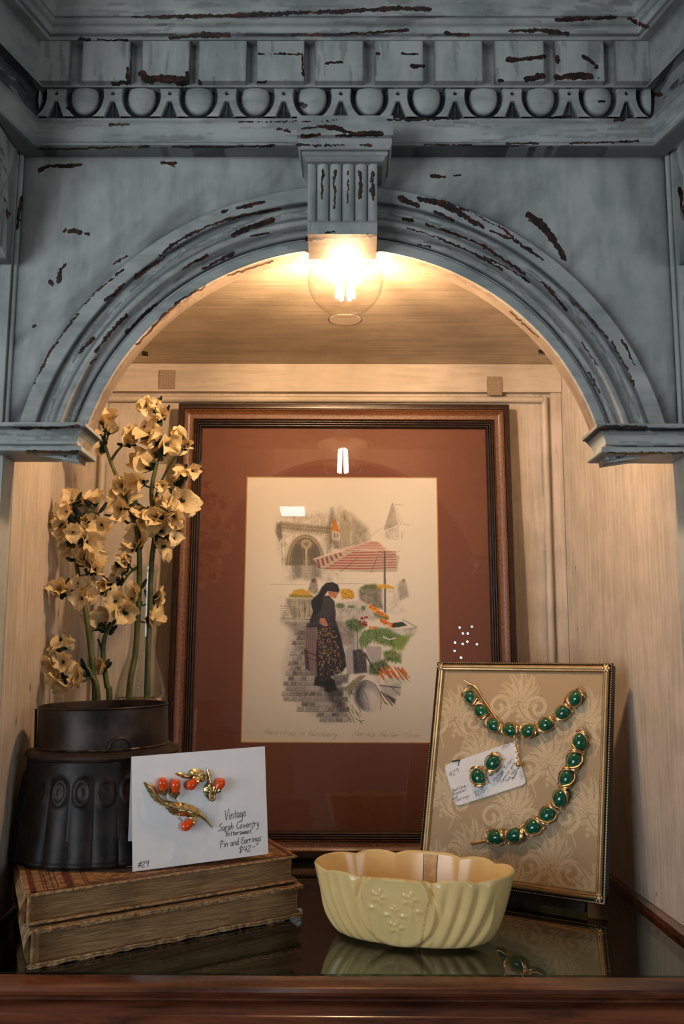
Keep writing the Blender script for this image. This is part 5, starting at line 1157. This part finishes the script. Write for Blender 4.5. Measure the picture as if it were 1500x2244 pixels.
goldleaf(e1, [(520, 310), (575, 300), (630, 325), (655, 285), (720, 268), (780, 300), (800, 340)], [(520, 320), (560, 340), (610, 362), (660, 360), (720, 380), (760, 390), (795, 370)])
ring = [(cl(770, 348)[0]+.0026*cos(t), -.0035, cl(770, 348)[1]+.0028*sin(t)) for t in np.linspace(0, 2*pi, 18)]; MB().tube(ring, .0008, 6, caps=False).build('gold_loop', GOLD_P, e1); berry(e1, 628, 452, 712, 372, .0043)
e2_ = thing('clip_earring', 'right gold leaf earring with one orange berry on the folded card', 'earring', mat=m_cd); e2_['group'] = 'orange berry earrings on the folded card'
goldleaf(e2_, [(815, 258), (845, 310), (855, 380), (868, 450), (880, 500), (865, 560)], [(812, 270), (808, 330), (815, 390), (782, 440), (790, 510), (850, 566)])
ring = [(cl(852, 515)[0]+.0030*cos(t)*.8, -.0035, cl(852, 515)[1]+.0040*sin(t)) for t in np.linspace(0, 2*pi, 18)]; MB().tube(ring, .0010, 6, caps=False).build('gold_loop', GOLD_P, e2_); berry(e2_, 955, 358, 895, 465, .0043)

# ================================================================== YELLOW BOWL
YEL = plain('pale_yellow_glaze', (.95, .70, .30), .2, 0, 40, .03, bstr=.02)
bw = thing('yellow_bowl', 'pale yellow glazed oval bowl with scalloped rim and fluted sides on the glass', 'bowl', (.0555, .0440, 0), (0, 0, radians(-19.3)))
def bowl_pt(a, t, inner=False):
    "a angle array, t 0..1 from foot to rim"
    ca, sa = np.cos(a), np.sin(a); n_ = 2.35
    sup = (np.abs(ca)**n_+np.abs(sa)**n_)**(-1/n_)
    wprof = np.where(t < .04, .60+t*3, .60+.12+.28*(np.clip((t-.04)/.96, 0, 1))**.50)
    ax_, ay_ = .0850*(wprof), .0565*(wprof*.93+.07*t)
    x = ax_*ca*sup; y = ay_*sa*sup
    # cusps of the scalloped outline
    s_ = x/np.maximum(ax_, 1e-6); cusp = np.zeros_like(x)
    for c_ in (-.78, -.37, .37, .78): cusp = cusp+np.exp(-np.abs((s_-c_)/.085)**1.4)
    cusp = cusp*(np.abs(sa) > .25)
    endl = np.exp(-(sa/.10)**2)*0
    tt_ = np.clip(t, 0, 1); k = 1-(.030*cusp)*tt_**2
    z = .0560*t-.0026*cusp*np.clip((t-.6)/.4, 0, 1)+.0018*np.abs(s_)**2*0
    if inner:
        k = k*(1-.045); x = x*k; y = y*(k-.03); return x, y, np.maximum(z, .004+.0*z)
    # swept flutes on the shoulders, medallion in the middle
    g = (np.abs(s_)-.37)/.138+1.0*(1-t)**1.8
    flute = (.5-.5*np.cos(2*pi*g))**.8*((np.abs(s_) > .37-.12*(1-t)) & (np.abs(s_) < .92))*np.sin(pi*np.clip((t-.05)/.93, 0, 1))**.5
    relief = .0028*(flute-.6)*((np.abs(s_) > .36-.12*(1-t)))
    dxm = x-.0; dzm = z-.0300
    rm = np.hypot(dxm/.0290, (dzm-.0035)/.0300); med = .0022*np.exp(-((rm-1)/.09)**2)+.0016*np.clip((1-rm)/.12, 0, 1)-.0022*np.exp(-((rm-1.14)/.07)**2)
    fl2 = np.zeros_like(x)
    def flower(x0_, z0_, R_, n_):
        d_ = np.hypot(dxm-x0_, z-z0_); a_ = np.arctan2(z-z0_, dxm-x0_); rr_ = R_*(.72+.28*np.cos(n_*a_))
        return .0013*np.clip(1-(d_/rr_)**4, 0, 1)-.0009*np.exp(-(d_/(R_*.22))**2)
    for f_ in ((-.0125, .0420, .0075, 5), (.0125, .0420, .0075, 5), (0, .0190, .0075, 5), (0, .0335, .0040, 4)): fl2 = fl2+flower(*f_)
    for (fx, fz, sx, sz) in ((-.0125, .0290, .0014, .0060), (.0125, .0290, .0014, .0060), (-.019, .0330, .0030, .0016), (.019, .0330, .0030, .0016), (0, .0085, .0014, .0045), (-.0065, .0285, .0028, .0014), (.0065, .0285, .0028, .0014)):
        fl2 = fl2+.0013*np.exp(-((dxm-fx)/sx)**2-((z-fz)/sz)**2)
    relief = relief+np.where(np.abs(sa) > .3, med+fl2*(rm < .95), 0)
    L_ = np.hypot(x, y)+1e-9; return x*k+relief*x/L_*.6, y*k+relief*np.sign(y)*.9, z
aa = np.linspace(0, 2*pi, 521)[:-1]; ts = np.concatenate([[0], np.linspace(.004, 1, 90)])
AA, TT = np.meshgrid(aa, ts); x, y, z = bowl_pt(AA, TT); outer = np.stack([x, y, z], -1)
xi, yi, zi = bowl_pt(AA[::-1], TT[::-1], True); inner = np.stack([xi, yi, zi], -1)
zr = np.stack([(outer[-1, :, 0]+inner[0, :, 0])/2, (outer[-1, :, 1]+inner[0, :, 1])/2, outer[-1, :, 2]+.0012], -1)[None]
body = np.concatenate([outer[:1]*np.array([.02, .02, 1]), outer, zr, inner, inner[-1:]*np.array([.02, .02, 1])])
gridmesh('bowl_body', body, YEL, bw, closev=True, flip=True, sharp=80)
ta = np.linspace(radians(84), radians(93), 12); tt2 = np.linspace(.30, .985, 30); A2, T2 = np.meshgrid(ta, tt2); x, y, z = bowl_pt(A2, T2, True)
gridmesh('tape_residue', np.stack([x*.993, y*.993, z], -1), plain('tape_stain', (.74, .52, .24), .5, 0, 150, .12), bw, flip=False)
for e in (0, -1):
    MB().tube([(x[i, e]*.992, y[i, e]*.992, z[i, e]) for i in range(30)], .0003, 5).build('tape_edge', plain('brown_glue_line', (.12, .06, .02), .6), bw)

# ================================================================== GLASS BOTTLE
bo = thing('glass_bottle', 'clear glass bottle with a long neck standing behind the metal mould', 'bottle', (-.2180, .2420, 0))
prof = [(.0001, .001), (.024, .0008), (.0272, .003), (.0278, .010), (.0278, .168), (.0272, .182), (.0250, .198), (.0205, .213), (.0160, .226), (.0134, .242), (.0124, .262), (.0122, .300), (.0124, .3165), (.0134, .3170), (.0138, .3215), (.0132, .3240), (.0118, .3238), (.0112, .3200), (.0108, .300), (.0110, .262), (.0120, .242), (.0146, .226), (.0190, .213), (.0236, .198), (.0258, .182), (.0264, .168), (.0264, .012), (.0240, .006), (.0001, .006)]
MB().lathe(spline(prof, 3), n=64).build('glass_body', BOTGLASS, bo, True, 180)

# ================================================================== FLOWER STEMS
STEM = plain('green_stem', (.075, .10, .022), .5, 0, 150, .4, (1, 1, .3)); LEAF = plain('dark_green_calyx', (.012, .030, .012), .7, 0, 200, .4); TWIG = plain('dark_twig', (.03, .035, .02), .7, 0, 200, .4)
def petal_mat():
    m, nt, out = newmat('cream_petal'); n = noise(nt, 260, (1, 1, 1), 4, .6); n2 = noise(nt, 60, (1, 1, 1), 2)
    c = mixc(nt, rampv(nt, n, .3, .7), (.70, .54, .28), (.88, .76, .50)); c = mixc(nt, rampv(nt, n2, .45, .7), c, (.86, .68, .36))
    b = nt.nodes.new('ShaderNodeBsdfPrincipled'); nt.links.new(c, b.inputs['Base Color']); b.inputs['Roughness'].default_value = .65
    bp = nt.nodes.new('ShaderNodeBump'); bp.inputs['Strength'].default_value = .5; bp.inputs['Distance'].default_value = .0008; nt.links.new(n, bp.inputs['Height']); nt.links.new(bp.outputs[0], b.inputs['Normal'])
    tl = nt.nodes.new('ShaderNodeBsdfTranslucent'); nt.links.new(c, tl.inputs[0]); mx = nt.nodes.new('ShaderNodeMixShader'); mx.inputs[0].default_value = .22
    nt.links.new(b.outputs[0], mx.inputs[1]); nt.links.new(tl.outputs[0], mx.inputs[2]); nt.links.new(mx.outputs[0], out.inputs[0]); return m
PETAL = petal_mat()
def blossom(root, c, size, axis, rn):
    "crumpled paper blossom: cupped petals around the axis, dark ragged calyx behind"
    z = np.array(axis, float); z /= np.linalg.norm(z); ref = np.array([0, 0, 1.]) if abs(z[2]) < .85 else np.array([1., 0, 0]); xx = np.cross(ref, z); xx /= np.linalg.norm(xx); yy = np.cross(z, xx)
    c = np.array(c); mb = MB(); npet = rn.choice((3, 4, 4, 5)); s = size/2
    opened = rn.choice((.22, .35, .5, .8, 1.0))*rn.uniform(.85, 1.15)
    for k in range(npet):
        a = 2*pi*k/npet+rn.uniform(-.3, .3); op = opened*rn.uniform(.5, 1.5); L_ = s*1.32*rn.uniform(.7, 1.2); wd = s*rn.uniform(.60, .98); ph = rn.uniform(0, 6); rows = []
        for i in range(8):
            t = i/7; row = []; ww = wd*sin(pi*(.10+.78*t))**.75; bend = op*(.35+.9*t)
            for j in range(7):
                v = j/3-1; rr_ = L_*t*sin(min(bend, 1.7))*.9+s*.10; hh = L_*t*cos(min(bend, 1.7))
                crum = .16*s*sin(4*v+ph+3*t)*t+.10*s*sin(8*t+ph*2+3*v)*t
                tang = ww*v; cup = .35*ww*v*v
                rad = rr_-cup+crum; p = xx*(rad*cos(a)-tang*sin(a))+yy*(rad*sin(a)+tang*cos(a))+z*(hh+crum*.8+.12*s*(v*v)*t+.06*s*sin(7*v+ph)*(t > .7))
                row.append(c+p-z*s*.55)
            rows.append(row)
        mb.grid(np.array(rows))
    o = mb.build('blossom', PETAL, root, True, 80)
    mb = MB(); b0 = c-z*s*.62
    for k in range(9):
        a = 2*pi*k/9+rn.uniform(-.2, .2); e = s*rn.uniform(.55, .85); d = xx*cos(a)+yy*sin(a)
        pts = [b0-z*s*.15, b0+d*e*.45+z*s*.05, b0+d*e*.85+z*s*rn.uniform(.1, .45)]
        mb.grid(leafgrid(spline(pts, 2), s*.17, nrm=tuple(z), n=3, cup=.1))
    mb.ball(b0-z*s*.12, s*.20, s*.20, s*.20, 8); mb.build('calyx', LEAF, o)
    return b0, o
XW0 = .010
def flower_stem(label, Y0, Y1, main, twigs, bl, seed, r=.0036, ztop_r=.0016):
    "main, twigs and blossoms are read off the photo; the stem leans from depth Y0 at its foot to Y1 at the tip"
    rn = random.Random(seed); root = thing('flower_stem', label, 'artificial flower'); root['group'] = 'cream paper flowers behind the mould'
    yl, yh = 1560, 900
    def dp(py): return Y0+(Y1-Y0)*min(1, max(0, (yl-py)/(yl-yh)))
    M3 = [at(px, py, Y=dp(py)) for px, py in main]
    first = M3[0].copy(); foot = np.array([first[0]+(first[0]-M3[1][0])*.4, min(first[1]+.004, .30), .0035 if seed != 1 and seed != 2 else .0100])
    if seed in (1, 2): foot[:2] = (-.2180+(.008 if seed == 1 else -.010), .2420)
    pts = spline([foot]+M3, 6); k = len(pts); MB().tube(pts, [r+(ztop_r-r)*i/(k-1) for i in range(k)], 10).build('stem', STEM, root)
    root.location = (0, 0, 0)
    allp = np.array(pts)
    pass
    for t in twigs:
        T3 = [at(px, py, Y=dp(py)+dy) for px, py, dy in t]; MB().tube(spline(T3, 5), [.0017-.0006*i/(5*(len(T3)-1)) for i in range(5*(len(T3)-1)+1)], 7).build('twig', STEM, root); allp = np.vstack([allp, np.array(spline(T3, 5))])
    for (px, py, s_) in bl:
        if px < 128: yy_ = min(dp(py), .195)-rn.uniform(0, .01)
        else: yy_ = dp(py)+rn.uniform(-.028, .012)
        c = at(px, py, Y=yy_); sz = s_/FPX*1.32
        lim = -.2960-.0395/.357*(yy_-.027)
        c[0] = max(c[0], lim+sz*.75)
        d = allp-c; j = np.argmin((d**2).sum(1)); away = c-allp[j]; away = away/(np.linalg.norm(away)+1e-6)
        ax_ = away*1.1+np.array([rn.uniform(-.45, .45), -.55+rn.uniform(-.3, .3), rn.uniform(-.4, .5)])
        b0, bo_ = blossom(root, c, sz, ax_, rn); tb = MB()
        m_ = (b0+allp[j])/2+np.array([0, 0, -.002]); tb.tube(spline([allp[j], m_, b0], 3), .0011, 6)
        for q_ in range(2):
            dirv = np.array([rn.uniform(-1, 1), rn.uniform(-1, .2), rn.uniform(-.6, 1)]); p_ = allp[j]+(b0-allp[j])*rn.random(); tb.grid(leafgrid(spline([p_, p_+dirv*.006, p_+dirv*.011+np.array([0, 0, .002])], 2), .0022, nrm=(0, -1, .2), n=3))
        tb.build('stalk', LEAF, bo_)
    return root
flower_stem('tallest cream paper flower stem in the bottle, in front of the print frame', .242, .225,
  [(322, 1540), (326, 1400), (332, 1240), (340, 1160), (332, 1080), (345, 1010), (356, 960), (342, 905)],
  [[(332, 1120, 0), (352, 1060, 0), (378, 1010, 0), (400, 985, 0)], [(338, 1170, 0), (365, 1120, 0), (395, 1075, 0), (410, 1040, 0)]],
  [(319, 888, 28), (341, 884, 18), (356, 907, 30), (337, 922, 24), (316, 944, 48), (330, 965, 44), (372, 975, 48), (392, 955, 34), (411, 974, 32), (316, 1013, 54), (350, 1003, 36), (397, 1036, 38), (423, 1031, 30), (391, 1054, 30), (300, 1057, 42), (356, 1063, 26),
   (305, 1127, 46), (340, 1131, 48), (356, 1107, 42), (403, 1097, 52), (426, 1116, 32), (383, 1135, 42), (296, 1174, 52), (353, 1168, 48), (361, 1197, 36), (386, 1178, 28), (374, 1095, 34), (330, 1150, 34)], 1)
flower_stem('cream paper flower stem in the bottle, branching to the upper left beside the impost', .242, .222,
  [(282, 1540), (298, 1420), (306, 1240), (300, 1160), (282, 1110), (262, 1060), (240, 1005), (230, 975)],
  [[(243, 1010, 0), (256, 990, 0), (270, 975, 0)], [(300, 1160, 0), (262, 1135, 0), (230, 1128, 0)], [(306, 1240, 0), (285, 1255, 0), (268, 1280, 0)]],
  [(236, 917, 46), (244, 937, 34), (213, 962, 38), (222, 985, 26), (284, 961, 42), (266, 1063, 38), (278, 1084, 48), (262, 1118, 46), (274, 1228, 34), (263, 1247, 32), (253, 1270, 36), (291, 1300, 34), (353, 1316, 44), (344, 1353, 32), (283, 1200, 30)], 2)
flower_stem('cream paper flower stem left of the bottle, its cluster close to the left wall', .205, .200,
  [(208, 1550), (205, 1480), (196, 1400), (186, 1330), (170, 1250), (162, 1190), (172, 1130)],
  [[(170, 1150, 0), (195, 1122, 0), (215, 1125, 0)], [(180, 1296, 0), (150, 1295, 0), (135, 1292, 0)]],
  [(154, 1090, 36), (171, 1089, 32), (207, 1090, 38), (175, 1119, 42), (141, 1120, 32), (132, 1138, 36), (116, 1143, 30), (138, 1163, 38), (160, 1167, 32), (185, 1163, 36), (219, 1153, 40), (197, 1188, 38), (182, 1219, 42), (150, 1197, 32), (207, 1226, 42), (210, 1247, 36), (116, 1291, 44), (171, 1278, 26), (188, 1281, 24), (175, 1312, 34), (197, 1306, 30), (190, 1140, 30)], 3)
flower_stem('cream paper flower stem between the bottle and the left wall cluster, leaning right', .225, .225,
  [(240, 1550), (234, 1500), (226, 1430), (232, 1390), (252, 1360), (266, 1330)],
  [[(226, 1430, 0), (215, 1400, 0)], [(262, 1345, 0), (240, 1310, 0), (230, 1290, 0)]],
  [(228, 1281, 38), (250, 1316, 40), (272, 1340, 42), (213, 1359, 52), (219, 1462, 36), (242, 1380, 24), (240, 1300, 28)], 4)
flower_stem('short cream paper flower sprig at the lower left, just above the mould', .190, .185,
  [(215, 1552), (200, 1480), (180, 1458), (150, 1452), (132, 1448)],
  [[(160, 1455, 0), (140, 1425, 0)]],
  [(129, 1409, 32), (150, 1412, 28), (108, 1447, 32), (135, 1450, 40), (98, 1466, 36), (129, 1506, 44), (166, 1482, 32), (163, 1497, 26)], 5)

# ================================================================== ROOM LIGHTS behind the viewer, mirrored in the picture glass
def mirrored(px, py, dist):
    "where a thing must hang in the room, dist metres out, to be mirrored in the picture glass at this spot"
    A = np.array(m_pf); O_ = A[:3, 3]; Nn = A[:3, 1]; d = RT*(px-750)/FPX-UP*(py-1122)/FPX+FW; d = d/np.linalg.norm(d)
    k = np.dot(O_+Nn*.0125-CAM, Nn)/np.dot(d, Nn); P_ = CAM+d*k; r = d-2*np.dot(d, Nn)*Nn; return P_+r*dist
c = mirrored(642, 1122, 3.2)
lt = thing('ceiling_light', 'bright rectangular lamp of the room, mirrored in the upper part of the print', 'lamp', tuple(c))
MB().box(-.055, .055, -.08, .08, 0, .006).build('diffuser', emis('cold_tube_light', (.75, .87, 1), 9), lt, False)
MB().box(-.062, .062, -.09, .09, .006, .03).build('housing', plain('white_housing', (.7, .7, .7), .5), lt, False)
c = mirrored(1020, 1400, 3.6)
ch = thing('chandelier', 'small chandelier of the room whose bulbs glint in the picture glass', 'lamp', tuple(c))
BM = emis('small_bulb', (.85, .92, 1), 18); fr_ = MB()
fr_.tube([(0, 0, -.02), (0, 0, .30)], .004, 8)
for px, py in ((1008, 1375), (1035, 1373), (1015, 1388), (1026, 1388), (998, 1408), (1015, 1411), (1025, 1406), (1046, 1412), (997, 1426), (1011, 1441)):
    q_ = mirrored(px, py, 3.6)-c; MB().ball(tuple(q_), .0062, n=10).build('bulb', BM, ch); fr_.tube([(0, 0, .02), tuple(q_+np.array([0, 0, .005]))], .0015, 5)
fr_.build('frame', plain('chandelier_metal', (.2, .18, .15), .4, .8), ch)
